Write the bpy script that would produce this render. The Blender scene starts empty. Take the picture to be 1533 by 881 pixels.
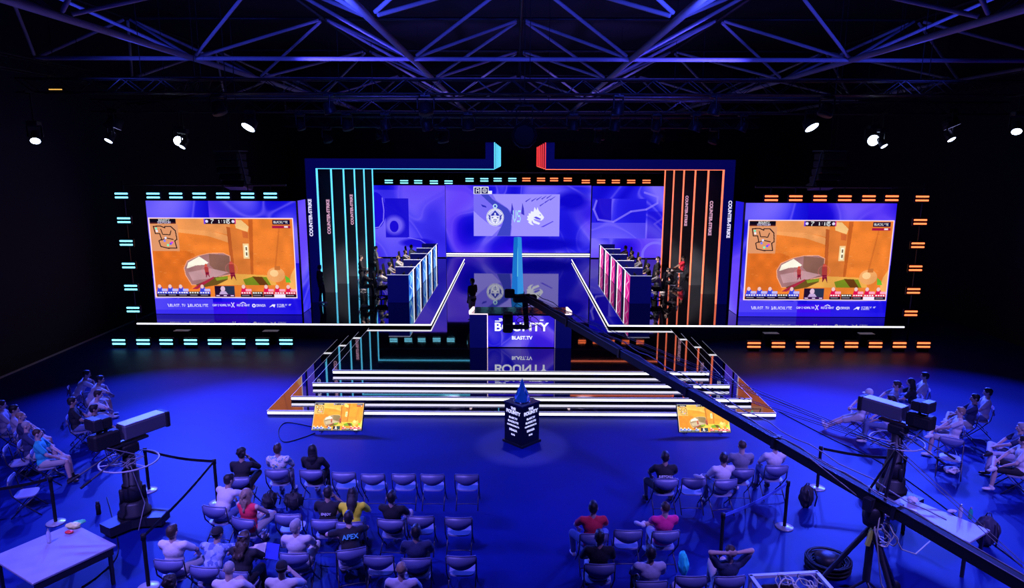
import bpy, bmesh, math, random
import numpy as np
from math import sin, cos, pi, radians, sqrt, atan, tan, atan2
from mathutils import Vector, Matrix, Quaternion
random.seed(7)
SC = bpy.context.scene
COL = SC.collection

# ------------------------------------------------------------------ camera, world, lights, exposure
FPX, CX, CY = 1040.0, 766.5, 440.5
CAMH, CAMX = 7.1, -0.19
_p, _y, _r = radians(11), atan((771 - 766.5) / 1040), radians(.2)
_f = Vector((-sin(_y) * cos(_p), cos(_y) * cos(_p), -sin(_p)))
_rt = _f.cross(Vector((0, 0, 1))).normalized()
_up = _rt.cross(_f)
_r2 = _rt * cos(_r) + _up * sin(_r)
_u2 = -_rt * sin(_r) + _up * cos(_r)
cam_data = bpy.data.cameras.new('camera')
cam = bpy.data.objects.new('camera', cam_data)
COL.objects.link(cam)
m = Matrix((_r2, _u2, -_f)).transposed().to_4x4()
m.translation = (CAMX, 0, CAMH)
cam.matrix_world = m
cam_data.sensor_width = 36
cam_data.lens = 36 * FPX / 1533
cam_data.clip_end = 200
SC.camera = cam
EYE = Vector((CAMX, 0, CAMH))
def ray(px, py): return _f + _r2 * ((px - CX) / FPX) - _u2 * ((py - CY) / FPX)
def G(px, py, z=0.0):                 # the point at height z seen at a pixel (used to survey the room)
    d = ray(px, py); return EYE + d * ((z - CAMH) / d.z)
def V(px, py, Y):                     # the point at depth Y seen at a pixel
    d = ray(px, py); return EYE + d * (Y / d.y)

world = bpy.data.worlds.new('world'); SC.world = world
world.use_nodes = True
world.node_tree.nodes['Background'].inputs[0].default_value = (.02, .02, .35, 1)
world.node_tree.nodes['Background'].inputs[1].default_value = .02
SC.view_settings.view_transform = 'Standard'
SC.view_settings.look = 'None'
SC.view_settings.gamma = 1
SC.view_settings.exposure = 0
SC.view_settings.use_curve_mapping = False
SC.cycles.max_bounces = 6
SC.cycles.glossy_bounces = 4
SC.cycles.sample_clamp_indirect = 4

BLUE = (.035, .075, 1.0)
def spot(name, loc, target, power, color=BLUE, size=70, blend=.6, radius=.15):
    l = bpy.data.lights.new(name, 'SPOT'); l.energy = power; l.color = color
    l.spot_size = radians(size); l.spot_blend = blend; l.shadow_soft_size = radius
    o = bpy.data.objects.new(name, l); COL.objects.link(o); o.location = loc
    o.rotation_euler = (Vector(target) - Vector(loc)).to_track_quat('-Z', 'Y').to_euler()
    return o
# blue washes of the moving heads hung left and right (their housings are built further down)
WASH = [((-12.5, 25.8, 7.55), (-4.5, 13, 0), 9000, 62), ((-9.9, 25.8, 8.1), (-7, 14, 0), 6500, 60),
        ((-15.1, 25.8, 7.6), (-9, 16, 0), 5000, 60), ((-17.8, 25.8, 7.6), (-11, 17, 0), 3500, 60),
        ((12.8, 25.8, 7.7), (4.5, 13, 0), 9000, 62), ((10.5, 25.8, 8.1), (7, 14, 0), 6500, 60),
        ((15.6, 25.8, 7.8), (9, 16, 0), 5000, 60), ((18.0, 25.8, 8.1), (11, 17, 0), 3500, 60)]
for i, (a, b, e, s) in enumerate(WASH): spot('wash_light', a, b, e * 1.7, BLUE, s)
# added unseen washes above the audience, to brighten shirts and shoulders
for x, t, e in ((-10, (-7.5, 13, .5), 6500), (10, (7.5, 12.5, .5), 6500), (-4, (-4.4, 12.0, .5), 4600), (4, (5.0, 12.0, .5), 3400)):
    spot('audience_fill', (x, 6.0, 10.2), t, e, (.24, .17, 1.0), 56)
# warm white keys over the two rows of players
for s in (-1, 1):
    spot('player_light', (s * 3.0, 31, 7.6), (s * 6.6, 34.0, 1.4), 4200, (1, .86, .8), 42, .5)
    spot('player_light', (s * 3.2, 37, 7.6), (s * 6.6, 39.5, 1.4), 4200, (1, .86, .8), 42, .5)
    spot('roof_fill', (s * 7, 23, 9.0), (s * 5, 27, 12.5), 1500, (.09, .08, 1), 85)  # added spots without fixtures, brighten the roof struts from below
    spot('roof_fill', (s * 4, 14, 9.2), (s * 4, 20, 12.5), 1800, (.05, .08, 1), 90)
    spot('roof_fill', (s * 13, 20, 9.2), (s * 12, 23, 12.5), 600, (.05, .08, 1), 100)
    spot('roof_fill', (s * 4, 36, 9.0), (s * 4, 41, 12.5), 500, (.2, .14, 1), 90)
spot('trophy_light', (0.0, 20.5, 9.0), (0.0, 16.6, 0), 2600, (1, .72, .8), 15, .5, .05)
for s in (-1, 1):
    spot('portal_fill', (s * 3.5, 26, 8.3), (s * 9.3, 34, 1.0), 4200, (.8, .85, 1), 30, .8)  # added spot without a fixture, brightens the grey portal panels

# ------------------------------------------------------------------ materials
def lin(c): return tuple(((v / 255) / 12.92 if v / 255 <= .04045 else ((v / 255 + .055) / 1.055) ** 2.4) for v in c)
MATS = {}
def mat(name, color=(.5, .5, .5), rough=.6, metal=0, spec=.5, emit=None, strength=1, ior=1.5, bump=0, bscale=40, var=0, vscale=6, trans=0, coat=0):
    if name in MATS: return MATS[name]
    m = bpy.data.materials.new(name); m.use_nodes = True
    nt = m.node_tree; b = nt.nodes['Principled BSDF']
    b.inputs['Base Color'].default_value = (*color, 1)
    b.inputs['Roughness'].default_value = rough
    b.inputs['Metallic'].default_value = metal
    b.inputs['Specular IOR Level'].default_value = spec
    b.inputs['IOR'].default_value = ior
    b.inputs['Transmission Weight'].default_value = trans
    if emit:
        b.inputs['Emission Color'].default_value = (*emit, 1)
        b.inputs['Emission Strength'].default_value = strength
    if bump or var:
        tc = nt.nodes.new('ShaderNodeTexCoord'); n = nt.nodes.new('ShaderNodeTexNoise')
        n.inputs['Scale'].default_value = bscale if bump else vscale
        n.inputs['Detail'].default_value = 4
        nt.links.new(tc.outputs['Object'], n.inputs['Vector'])
        if bump:
            bp = nt.nodes.new('ShaderNodeBump'); bp.inputs['Strength'].default_value = bump; bp.inputs['Distance'].default_value = .02
            nt.links.new(n.outputs['Fac'], bp.inputs['Height']); nt.links.new(bp.outputs['Normal'], b.inputs['Normal'])
        if var:
            n2 = nt.nodes.new('ShaderNodeTexNoise'); n2.inputs['Scale'].default_value = vscale; n2.inputs['Detail'].default_value = 3
            nt.links.new(tc.outputs['Object'], n2.inputs['Vector'])
            mx = nt.nodes.new('ShaderNodeMix'); mx.data_type = 'RGBA'
            mx.inputs[6].default_value = (*[c * (1 - var) for c in color], 1)
            mx.inputs[7].default_value = (*[min(1, c * (1 + var)) for c in color], 1)
            nt.links.new(n2.outputs['Fac'], mx.inputs[0]); nt.links.new(mx.outputs[2], b.inputs['Base Color'])
    MATS[name] = m
    return m
def floral(name, cols, scale=9):
    if name in MATS: return MATS[name]
    m = bpy.data.materials.new(name); m.use_nodes = True; nt = m.node_tree; b = nt.nodes['Principled BSDF']
    b.inputs['Roughness'].default_value = .8
    tc = nt.nodes.new('ShaderNodeTexCoord'); v = nt.nodes.new('ShaderNodeTexVoronoi'); v.inputs['Scale'].default_value = scale
    nz = nt.nodes.new('ShaderNodeTexNoise'); nz.inputs['Scale'].default_value = scale * 1.2
    ad = nt.nodes.new('ShaderNodeVectorMath'); ad.operation = 'MULTIPLY_ADD'; ad.inputs[1].default_value = (.15,) * 3
    nt.links.new(tc.outputs['Object'], nz.inputs['Vector']); nt.links.new(nz.outputs['Color'], ad.inputs[0]); nt.links.new(tc.outputs['Object'], ad.inputs[2])
    nt.links.new(ad.outputs[0], v.inputs['Vector'])
    r = nt.nodes.new('ShaderNodeValToRGB'); r.color_ramp.interpolation = 'CONSTANT'
    sep = nt.nodes.new('ShaderNodeSeparateColor'); nt.links.new(v.outputs['Color'], sep.inputs[0]); nt.links.new(sep.outputs[0], r.inputs[0])
    e = r.color_ramp.elements
    e[0].color = (*cols[0], 1); e[1].position = 1 / len(cols); e[1].color = (*cols[1], 1)
    for i, c in enumerate(cols[2:]): k = e.new((i + 2) / len(cols)); k.color = (*c, 1)
    nt.links.new(r.outputs[0], b.inputs['Base Color'])
    MATS[name] = m; return m
def led_mat(strength=1.0):
    nm = 'led_pixels_%g' % strength
    if nm in MATS: return MATS[nm]
    m = bpy.data.materials.new(nm); m.use_nodes = True; nt = m.node_tree; b = nt.nodes['Principled BSDF']
    b.inputs['Base Color'].default_value = (.01, .01, .01, 1); b.inputs['Roughness'].default_value = .5; b.inputs['Specular IOR Level'].default_value = .1
    a = nt.nodes.new('ShaderNodeAttribute'); a.attribute_name = 'Col'
    nt.links.new(a.outputs['Color'], b.inputs['Emission Color']); b.inputs['Emission Strength'].default_value = strength
    MATS[nm] = m; return m

M_black = mat('matte_black', (.008, .008, .012), .6, spec=.3)
M_dark = mat('dark_metal', (.02, .02, .03), .45, metal=.3)
M_blackgloss = mat('gloss_black_deck', (.004, .004, .01), .03, ior=4.0, var=.3, vscale=3)
M_fascia = mat('fascia_black', (.006, .006, .03), .5)
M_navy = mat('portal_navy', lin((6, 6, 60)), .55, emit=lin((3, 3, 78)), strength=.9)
M_fin = mat('fin_gloss_grey', (.09, .10, .13), .22, ior=1.7, var=.25, vscale=1.5)
M_white = mat('white_strip', (.8, .8, .8), .5, emit=(.92, .9, 1), strength=2.2)
M_whitedim = mat('edge_glow_soft', (.8, .8, .8), .5, emit=(.62, .6, 1), strength=.55)  # soft glow painted in for the sheen on the tier edges
M_teal = mat('teal_strip', (.1, .5, .6), .5, emit=lin((90, 205, 250)), strength=1.5)
M_orange = mat('orange_strip', (.6, .2, .1), .5, emit=lin((255, 118, 82)), strength=1.6)
M_red = mat('red_strip', (.6, .1, .1), .5, emit=lin((255, 60, 60)), strength=1.3)
M_tealhot = mat('teal_lamp', (.1, .5, .6), .5, emit=lin((135, 228, 255)), strength=2.0)
M_orangehot = mat('orange_lamp', (.6, .2, .1), .5, emit=lin((255, 122, 70)), strength=2.2)
M_lens = mat('lit_lens', (1, 1, 1), .4, emit=(.62, .75, 1), strength=9)
M_lensdim = mat('lit_lens_side', (1, 1, 1), .4, emit=(.42, .42, 1), strength=1.2)
M_truss = mat('truss_aluminium', (.10, .10, .12), .4, metal=.6)
M_trussdark = mat('truss_black', (.02, .02, .026), .42, metal=.4)
M_beam = mat('roof_steel', (.42, .4, .5), .55, var=.15, vscale=.8)
M_chair = mat('chair_plastic', (.13, .15, .34), .38, spec=.6)
M_chairframe = mat('chair_frame_steel', (.07, .07, .1), .35, metal=.7)
M_skin = mat('skin_light', (.62, .42, .36), .55)
M_skin2 = mat('skin_tan', (.42, .27, .21), .55)
M_skin3 = mat('skin_dark', (.16, .09, .07), .55)
M_eye = mat('eye_white', (.7, .7, .7), .3)

# ------------------------------------------------------------------ mesh helpers
class MB:
    def __init__(s): s.v = []; s.f = []; s.m = []; s.sm = []
    def add(s, vs, fs, mi=0, smooth=False):
        o = len(s.v); s.v += [tuple(v) for v in vs]; s.f += [[i + o for i in f] for f in fs]; s.m += [mi] * len(fs); s.sm += [smooth] * len(fs); return s
    def box(s, c, d, mi=0, R=None, taper=1.0, bev=0):
        x, y, z = [k / 2 for k in d]
        b = min(bev, x * .9, y * .9)
        def ring(X, Y, zz):
            if b: return [(-X + b, -Y, zz), (X - b, -Y, zz), (X, -Y + b, zz), (X, Y - b, zz), (X - b, Y, zz), (-X + b, Y, zz), (-X, Y - b, zz), (-X, -Y + b, zz)]
            return [(-X, -Y, zz), (X, -Y, zz), (X, Y, zz), (-X, Y, zz)]
        if b:
            bz = min(b, z * .9)
            rs = [ring(x - bz * .9, y - bz * .9, -z), ring(x, y, -z + bz), ring(x * taper, y * taper, z - bz), ring((x - bz * .9) * taper, (y - bz * .9) * taper, z)]
        else: rs = [ring(x, y, -z), ring(x * taper, y * taper, z)]
        n = len(rs[0]); vs = [Vector(p) for r in rs for p in r]
        if R is not None: vs = [R @ v for v in vs]
        vs = [v + Vector(c) for v in vs]
        fs = [list(range(n))[::-1], [n * (len(rs) - 1) + i for i in range(n)]]
        for k in range(len(rs) - 1):
            for i in range(n): j = (i + 1) % n; fs.append([k * n + i, k * n + j, (k + 1) * n + j, (k + 1) * n + i])
        return s.add(vs, fs, mi)
    def tube(s, p, q, r0, r1=None, n=8, mi=0):
        p = Vector(p); q = Vector(q); r1 = r0 if r1 is None else r1
        d = (q - p).normalized(); a = d.orthogonal().normalized(); b = d.cross(a)
        vs = []
        for c, r in ((p, r0), (q, r1)):
            for i in range(n): t = 2 * pi * i / n; vs.append(c + (a * cos(t) + b * sin(t)) * r)
        fs = [[i, (i + 1) % n, n + (i + 1) % n, n + i] for i in range(n)]
        s.add(vs, fs, mi, n > 5); s.add(vs[:n], [list(range(n))[::-1]], mi); s.add(vs[n:], [list(range(n))], mi)
        return s
    def path(s, pts, r, n=6, mi=0, closed=False):
        pts = [Vector(p) for p in pts]; vs = []; N = len(pts); a = None
        for k, p in enumerate(pts):
            if closed: d = pts[(k + 1) % N] - pts[k - 1]
            else: d = pts[min(k + 1, N - 1)] - pts[max(k - 1, 0)]
            d.normalize()
            a = d.orthogonal().normalized() if a is None else (a - d * a.dot(d)).normalized()
            b = d.cross(a); rr = r[k] if isinstance(r, (list, tuple)) else r
            for i in range(n): t = 2 * pi * i / n; vs.append(p + (a * cos(t) + b * sin(t)) * rr)
        fs = []
        for k in range(N if closed else N - 1):
            k2 = (k + 1) % N
            for i in range(n): j = (i + 1) % n; fs.append([k * n + i, k * n + j, k2 * n + j, k2 * n + i])
        if not closed: fs += [list(range(n))[::-1], [(N - 1) * n + i for i in range(n)]]
        return s.add(vs, fs, mi, True)
    def lathe(s, prof, c=(0, 0, 0), n=24, mi=0, R=None, smooth=True):
        vs = []; C = Vector(c)
        for r, z in prof:
            for i in range(n):
                t = 2 * pi * i / n; v = Vector((r * cos(t), r * sin(t), z))
                vs.append((R @ v if R is not None else v) + C)
        fs = []
        for k in range(len(prof) - 1):
            for i in range(n): j = (i + 1) % n; fs.append([k * n + i, k * n + j, (k + 1) * n + j, (k + 1) * n + i])
        if prof[0][0] > 0: fs.append(list(range(n))[::-1])
        if prof[-1][0] > 0: fs.append([(len(prof) - 1) * n + i for i in range(n)])
        return s.add(vs, fs, mi, smooth)
    def prism(s, poly, z0, z1, mi=0, R=None, c=(0, 0, 0)):
        n = len(poly); vs = [Vector((x, y, z0)) for x, y in poly] + [Vector((x, y, z1)) for x, y in poly]
        if R is not None: vs = [R @ v for v in vs]
        vs = [v + Vector(c) for v in vs]
        return s.add(vs, [list(range(n))[::-1], list(range(n, 2 * n))] + [[i, (i + 1) % n, n + (i + 1) % n, n + i] for i in range(n)], mi)
    def ell(s, c, rad, mi=0, R=None, n=14, k=9, bump=0):
        vs = []; C = Vector(c)
        for j in range(1, k):
            ph = pi * j / k
            for i in range(n):
                t = 2 * pi * i / n; q = 1 + (random.uniform(-bump, bump) if bump else 0)
                v = Vector((rad[0] * sin(ph) * cos(t) * q, rad[1] * sin(ph) * sin(t) * q, rad[2] * cos(ph) * q)); vs.append((R @ v if R is not None else v) + C)
        top = Vector((0, 0, rad[2])); bot = Vector((0, 0, -rad[2]))
        if R is not None: top = R @ top; bot = R @ bot
        vs += [top + C, bot + C]; T = len(vs) - 2; B = T + 1; fs = []
        for j in range(k - 2):
            for i in range(n): i2 = (i + 1) % n; fs.append([j * n + i, (j + 1) * n + i, (j + 1) * n + i2, j * n + i2])
        for i in range(n): i2 = (i + 1) % n; fs.append([T, i, i2]); fs.append([(k - 2) * n + i, B, (k - 2) * n + i2])
        return s.add(vs, fs, mi, True)
    def mesh(s, name, mats):
        me = bpy.data.meshes.new(name); me.from_pydata(s.v, [], s.f); me.update()
        for m in (mats if isinstance(mats, (list, tuple)) else [mats]): me.materials.append(m)
        me.polygons.foreach_set('material_index', s.m); me.polygons.foreach_set('use_smooth', s.sm)
        return me
    def build(s, name, mats, parent=None, loc=None):
        return link(name, s.mesh(name, mats), parent, loc)
def link(name, data, parent=None, loc=None, rz=0):
    o = bpy.data.objects.new(name, data); COL.objects.link(o)
    if parent is not None: o.parent = parent
    if loc is not None: o.location = loc
    if rz: o.rotation_euler = (0, 0, rz)
    return o
def tag(o, label, cat, group=None, kind=None):
    if label: o['label'] = label
    if cat: o['category'] = cat
    if group: o['group'] = group
    if kind: o['kind'] = kind
    return o
def thing(name, label, cat, loc=(0, 0, 0), rz=0, group=None, rot=None):
    o = link(name, None, None, loc, rz)
    if rot is not None: o.rotation_euler = rot
    return tag(o, label, cat, group)
def struct(name, mb, mats):
    o = mb.build(name, mats); o['kind'] = 'structure'; return o
def copy_tree(o, parent=None):
    c = o.copy(); COL.objects.link(c)
    if parent is not None: c.parent = parent
    for ch in list(o.children): copy_tree(ch, c)
    return c
def Rz(a): return Matrix.Rotation(a, 3, 'Z')
def Rx(a): return Matrix.Rotation(a, 3, 'X')
def Ry(a): return Matrix.Rotation(a, 3, 'Y')
def text_mesh(txt, size, bold=0, align='CENTER', depth=.004):
    cu = bpy.data.curves.new('lettering', 'FONT'); cu.body = txt; cu.size = size; cu.offset = bold; cu.extrude = depth
    cu.align_x = align; cu.align_y = 'CENTER'
    o = bpy.data.objects.new('lettering', cu); COL.objects.link(o)
    bpy.context.view_layer.update()
    me = bpy.data.meshes.new_from_object(o.evaluated_get(bpy.context.evaluated_depsgraph_get()))
    bpy.data.objects.remove(o); return me
def lettering(txt, size, material, parent, loc, rot=(pi / 2, 0, 0), bold=0, scale=(1, 1, 1), name='lettering'):
    me = text_mesh(txt, size, bold); me.materials.clear(); me.materials.append(material)
    o = link(name, me, parent, loc); o.rotation_euler = rot; o.scale = scale; return o

# ------------------------------------------------------------------ LED picture painting (numbers on a pixel grid, as the LED modules show them)
FONT = {c: r for c, r in zip('ABCDEFGHIJKLMNOPQRSTUVWXYZ0123456789.-:/ ', [
 '0E11111F111111','1E11111E11111E','0F10101010100F','1E11111111111E','1F10101E10101F','1F10101E101010','0F10101311110F','1111111F111111','0E04040404040E','0101010101110E','11121418141211','1010101010101F','111B1515111111','11191513111111','0E11111111110E','1E11111E101010','0E11111115120D','1E11111E141211','0F10100E01011E','1F040404040404','1111111111110E','11111111110A04','1111111515150A','11110A040A1111','11110A04040404','1F01020408101F',
 '0E11131519110E','040C040404040E','0E11010204081F','1F02040201110E','02060A121F0202','1F101E0101110E','0608101E11110E','1F010204080808','0E11110E11110E','0E11110F01020C','000000000000 04'.replace(' ', ''),'0000000E000000','00040000040000','01020204080810','00000000000000'])}
class Canvas:
    def __init__(s, w, h, c=(0, 0, 0)):
        s.w, s.h = w, h; s.a = np.zeros((h, w, 3), np.float32); s.a[:] = c
        s.Y, s.X = np.mgrid[0:h, 0:w].astype(np.float32)
    def put(s, m, c, al=1.0):
        c = np.array(c, np.float32)
        k = (m * al)[..., None].astype(np.float32); s.a = s.a * (1 - k) + c * k; return s
    def rect(s, x0, y0, x1, y1, c, al=1): return s.put((s.X >= x0) & (s.X < x1) & (s.Y >= y0) & (s.Y < y1), c, al)
    def ell(s, cx, cy, rx, ry, c, al=1, soft=0):
        d = np.sqrt(((s.X - cx) / rx) ** 2 + ((s.Y - cy) / ry) ** 2)
        return s.put(np.clip((1 - d) / soft, 0, 1) if soft else d <= 1, c, al)
    def ring(s, cx, cy, r, w, c, al=1): return s.put(np.abs(np.hypot(s.X - cx, s.Y - cy) - r) <= w / 2, c, al)
    def poly(s, pts, c, al=1):
        ins = np.zeros(s.X.shape, bool); n = len(pts)
        for i in range(n):
            x0, y0 = pts[i]; x1, y1 = pts[(i + 1) % n]
            if y0 == y1: continue
            t = ((s.Y >= y0) != (s.Y >= y1)) & (s.X < (x1 - x0) * (s.Y - y0) / (y1 - y0) + x0); ins ^= t
        return s.put(ins, c, al)
    def line(s, pts, w, c, al=1):
        for (x0, y0), (x1, y1) in zip(pts, pts[1:]):
            dx, dy = x1 - x0, y1 - y0; L = dx * dx + dy * dy + 1e-6
            t = np.clip(((s.X - x0) * dx + (s.Y - y0) * dy) / L, 0, 1)
            s.put(np.hypot(s.X - x0 - t * dx, s.Y - y0 - t * dy) <= w / 2, c, al)
        return s
    def text(s, x, y, t, k, c, kx=None):       # k pixels per font dot
        kx = kx or k
        for ch in t:
            g = FONT.get(ch)
            if g:
                for r in range(7):
                    b = int(g[2 * r:2 * r + 2], 16)
                    for q in range(5):
                        if b >> (4 - q) & 1: s.rect(x + q * kx, y + r * k, x + (q + 1) * kx, y + (r + 1) * k, c)
            x += 6 * kx
        return s
def led_mesh(name, canvas, p0, u, v, parent, strength=1.0, flip=False):
    """p0 = top-left corner, u = vector along the width, v = vector down"""
    h, w = canvas.h, canvas.w
    p0 = np.array(p0); u = np.array(u); v = np.array(v)
    ii, jj = np.mgrid[0:h, 0:w]
    co = p0 + (jj[..., None] / (w - 1)) * u + (ii[..., None] / (h - 1)) * v
    idx = np.arange(h * w).reshape(h, w)
    q = np.stack([idx[:-1, :-1], idx[1:, :-1], idx[1:, 1:], idx[:-1, 1:]], -1).reshape(-1, 4)
    me = bpy.data.meshes.new(name)
    me.vertices.add(h * w); me.vertices.foreach_set('co', co.reshape(-1).astype(np.float32))
    me.loops.add(q.size); me.loops.foreach_set('vertex_index', q.reshape(-1).astype(np.int32))
    me.polygons.add(len(q)); me.polygons.foreach_set('loop_start', np.arange(0, q.size, 4, dtype=np.int32))
    me.update(calc_edges=True)
    c = np.clip(canvas.a.reshape(-1, 3) / 255, 0, 1)
    c = np.where(c <= .04045, c / 12.92, ((c + .055) / 1.055) ** 2.4)
    at = me.color_attributes.new('Col', 'FLOAT_COLOR', 'POINT')
    at.data.foreach_set('color', np.concatenate([c, np.ones((len(c), 1))], 1).astype(np.float32).reshape(-1))
    me.materials.append(led_mat(strength))
    return link(name, me, parent)
def flow(w, h, seed=0, sx=1.0, base=0.0):
    """liquid blue and violet swirls"""
    rs = np.random.RandomState(seed)
    Y, X = np.mgrid[0:h, 0:w].astype(np.float32); x = X / h * sx * 2.2; y = Y / h * sx * 2.2
    ph = rs.uniform(0, 6.28, 12)
    for k in range(3):
        x, y = x + .45 * np.sin(1.7 * y + ph[k] + .8 * np.sin(1.3 * x + ph[k + 3])), y + .4 * np.sin(1.5 * x + ph[k + 6])
    f = .5 + .5 * np.sin(1.9 * x + ph[9]) * np.cos(1.6 * y + ph[10])
    r = np.exp(-((f - .52) / .035) ** 2) * .55
    g = .5 + .5 * np.sin(.9 * x - 1.1 * y + ph[11])
    c = Canvas(w, h)
    deep = np.array([10, 4, 205.]); mid = np.array([46, 40, 245.]); lite = np.array([128, 112, 255.])
    t = np.clip(f * 1.25 + base, 0, 1)[..., None]
    a = deep * (1 - t) + mid * t
    t2 = np.clip((f - .42) * 2.0 + (g - .4) * .8, 0, .95)[..., None]
    a = a * (1 - t2) + lite * t2
    a = a * (1 - r[..., None]) + lite * r[..., None]
    vi = np.clip(g - .62, 0, 1)[..., None] * 1.1
    a = a * (1 - vi) + np.array([70, 10, 245.]) * vi
    c.a = a.astype(np.float32); return c
def clip_rect(c, src, x0, y0, x1, y1, dx=0, dy=0, al=1.0):
    x0, y0, x1, y1 = map(int, (x0, y0, x1, y1))
    s = src.a[(y0 + dy) % src.h:, (x0 + dx) % src.w:][:y1 - y0, :x1 - x0]
    c.a[y0:y0 + s.shape[0], x0:x0 + s.shape[1]] = c.a[y0:y0 + s.shape[0], x0:x0 + s.shape[1]] * (1 - al) + s * al

# ================================================================== THE SETTING
fm = mat('hall_floor', (.003, .011, .15), .5, spec=.1, var=.22, vscale=.6)
nt = fm.node_tree
struct('floor', MB().box((0, 20, -.05), (60, 90, .1)), fm)
M_wall = mat('hall_wall', (.006, .006, .018), .9)
struct('wall_left', MB().box((-17.1, 20, 7), (.2, 66, 14)), M_wall)
struct('wall_right', MB().box((19.6, 20, 7), (.2, 66, 14)), M_wall)
struct('wall_back', MB().box((1.2, 53, 7), (37, .2, 14)), M_wall)
struct('ceiling', MB().box((1.2, 20, 14.1), (37, 66, .2)), mat('hall_ceiling', (.012, .012, .03), .9))
struct('baseboard_left', MB().box((-16.985, 24, .03), (.03, 34, .06)), mat('baseboard_paint', (.3, .3, .4), .5))
struct('trim_1', MB().box((1.2, 8.4, 14.0 - .75), (36, .3, 1.5)), mat('roof_girder', (.03, .03, .05), .7))

# ================================================================== STAGE
ST = {}
st = thing('stage_steps', 'black mirror-finish four-tier stage steps with white light strips', 'steps', (0, 0, 0))
TIERS = [(7.12, 18.45, .155), (6.68, 19.2, .31), (6.27, 19.98, .465), (5.86, 20.76, .62)]
zprev = 0
for i, (w, yf, z) in enumerate(TIERS):
    mb = MB().box((0, (yf + 26.35) / 2, (z + zprev) / 2), (2 * w, 26.35 - yf, z - zprev))
    if i == 3:
        mb.box((0, 35.4, .54), (6.98, 18.1, .16)); mb.box((0, 46.0, .54), (19, 3.1, .16))
    t = mb.build('tier', M_blackgloss, st)
    MB().box((0, yf - .012, z - .065), (2 * w - .02, .02, .06)).build('light_strip', M_white, t)
    for sg in (-1, 1): MB().box((sg * (w + .004), (yf + 26.3) / 2, z - .012), (.012, 26.3 - yf, .02)).build('edge_glint', M_whitedim, t)  # specular line along the side edges, made as a thin glowing bar
    MB().box((0, yf + .006, z + .002), (2 * w, .018, .008)).build('nosing', M_whitedim, t)
    zprev = z
ZP, ZW = .62, .775
for s, nm in ((-1, 'left'), (1, 'right')):
    wg = thing('stage_wing', 'raised gloss black stage wing under the %s row of players, white strip on its edge' % nm, 'stage platform', (0, 0, 0))
    mb = MB()
    x0, x1 = s * 3.47, s * 14.95
    mb.box(((x0 + x1) / 2, 35.4, .735), (abs(x1 - x0), 18.1, .08))
    mb.build('deck', M_blackgloss, wg)
    MB().box((s * 10.5, 35.6, .35), (8.6, 17.4, .69)).box((s * 4.9, 35.6, .658), (2.6, 17.4, .074)).build('fascia', M_fascia, wg)
    MB().box(((x0 + x1) / 2, 26.335, .735), (abs(x1 - x0), .02, .05)).build('front_strip', M_white, wg)
    MB().box((x0 - s * .012, 35.4, .735), (.02, 18.08, .05)).build('inner_strip', M_white, wg)
    for px in ((262, 395) if s < 0 else (1145, 1288)):
        p = V(px + 10, 493, 26.1)
        b = thing('front_fill_speaker', 'small black front fill speaker below the %s wing edge, %s of its pair' % (nm, ('outer' if px in (262, 1288) else 'inner')), 'speaker', (p.x, 26.15, 0), 0, 'front fill speakers')
        MB().box((0, 0, .38), (.56, .3, .28), bev=.02).build('cabinet', M_dark, b)
        MB().box((0, -.155, .38), (.5, .01, .22)).build('grille', M_black, b)
        MB().box((0, -.02, .525), (.58, .3, .012)).build('lid', mat('pale_lid', (.3, .3, .4), .5), b)
        MB().box((0, 0, .12), (.3, .2, .24)).build('stand', M_black, b)

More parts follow.
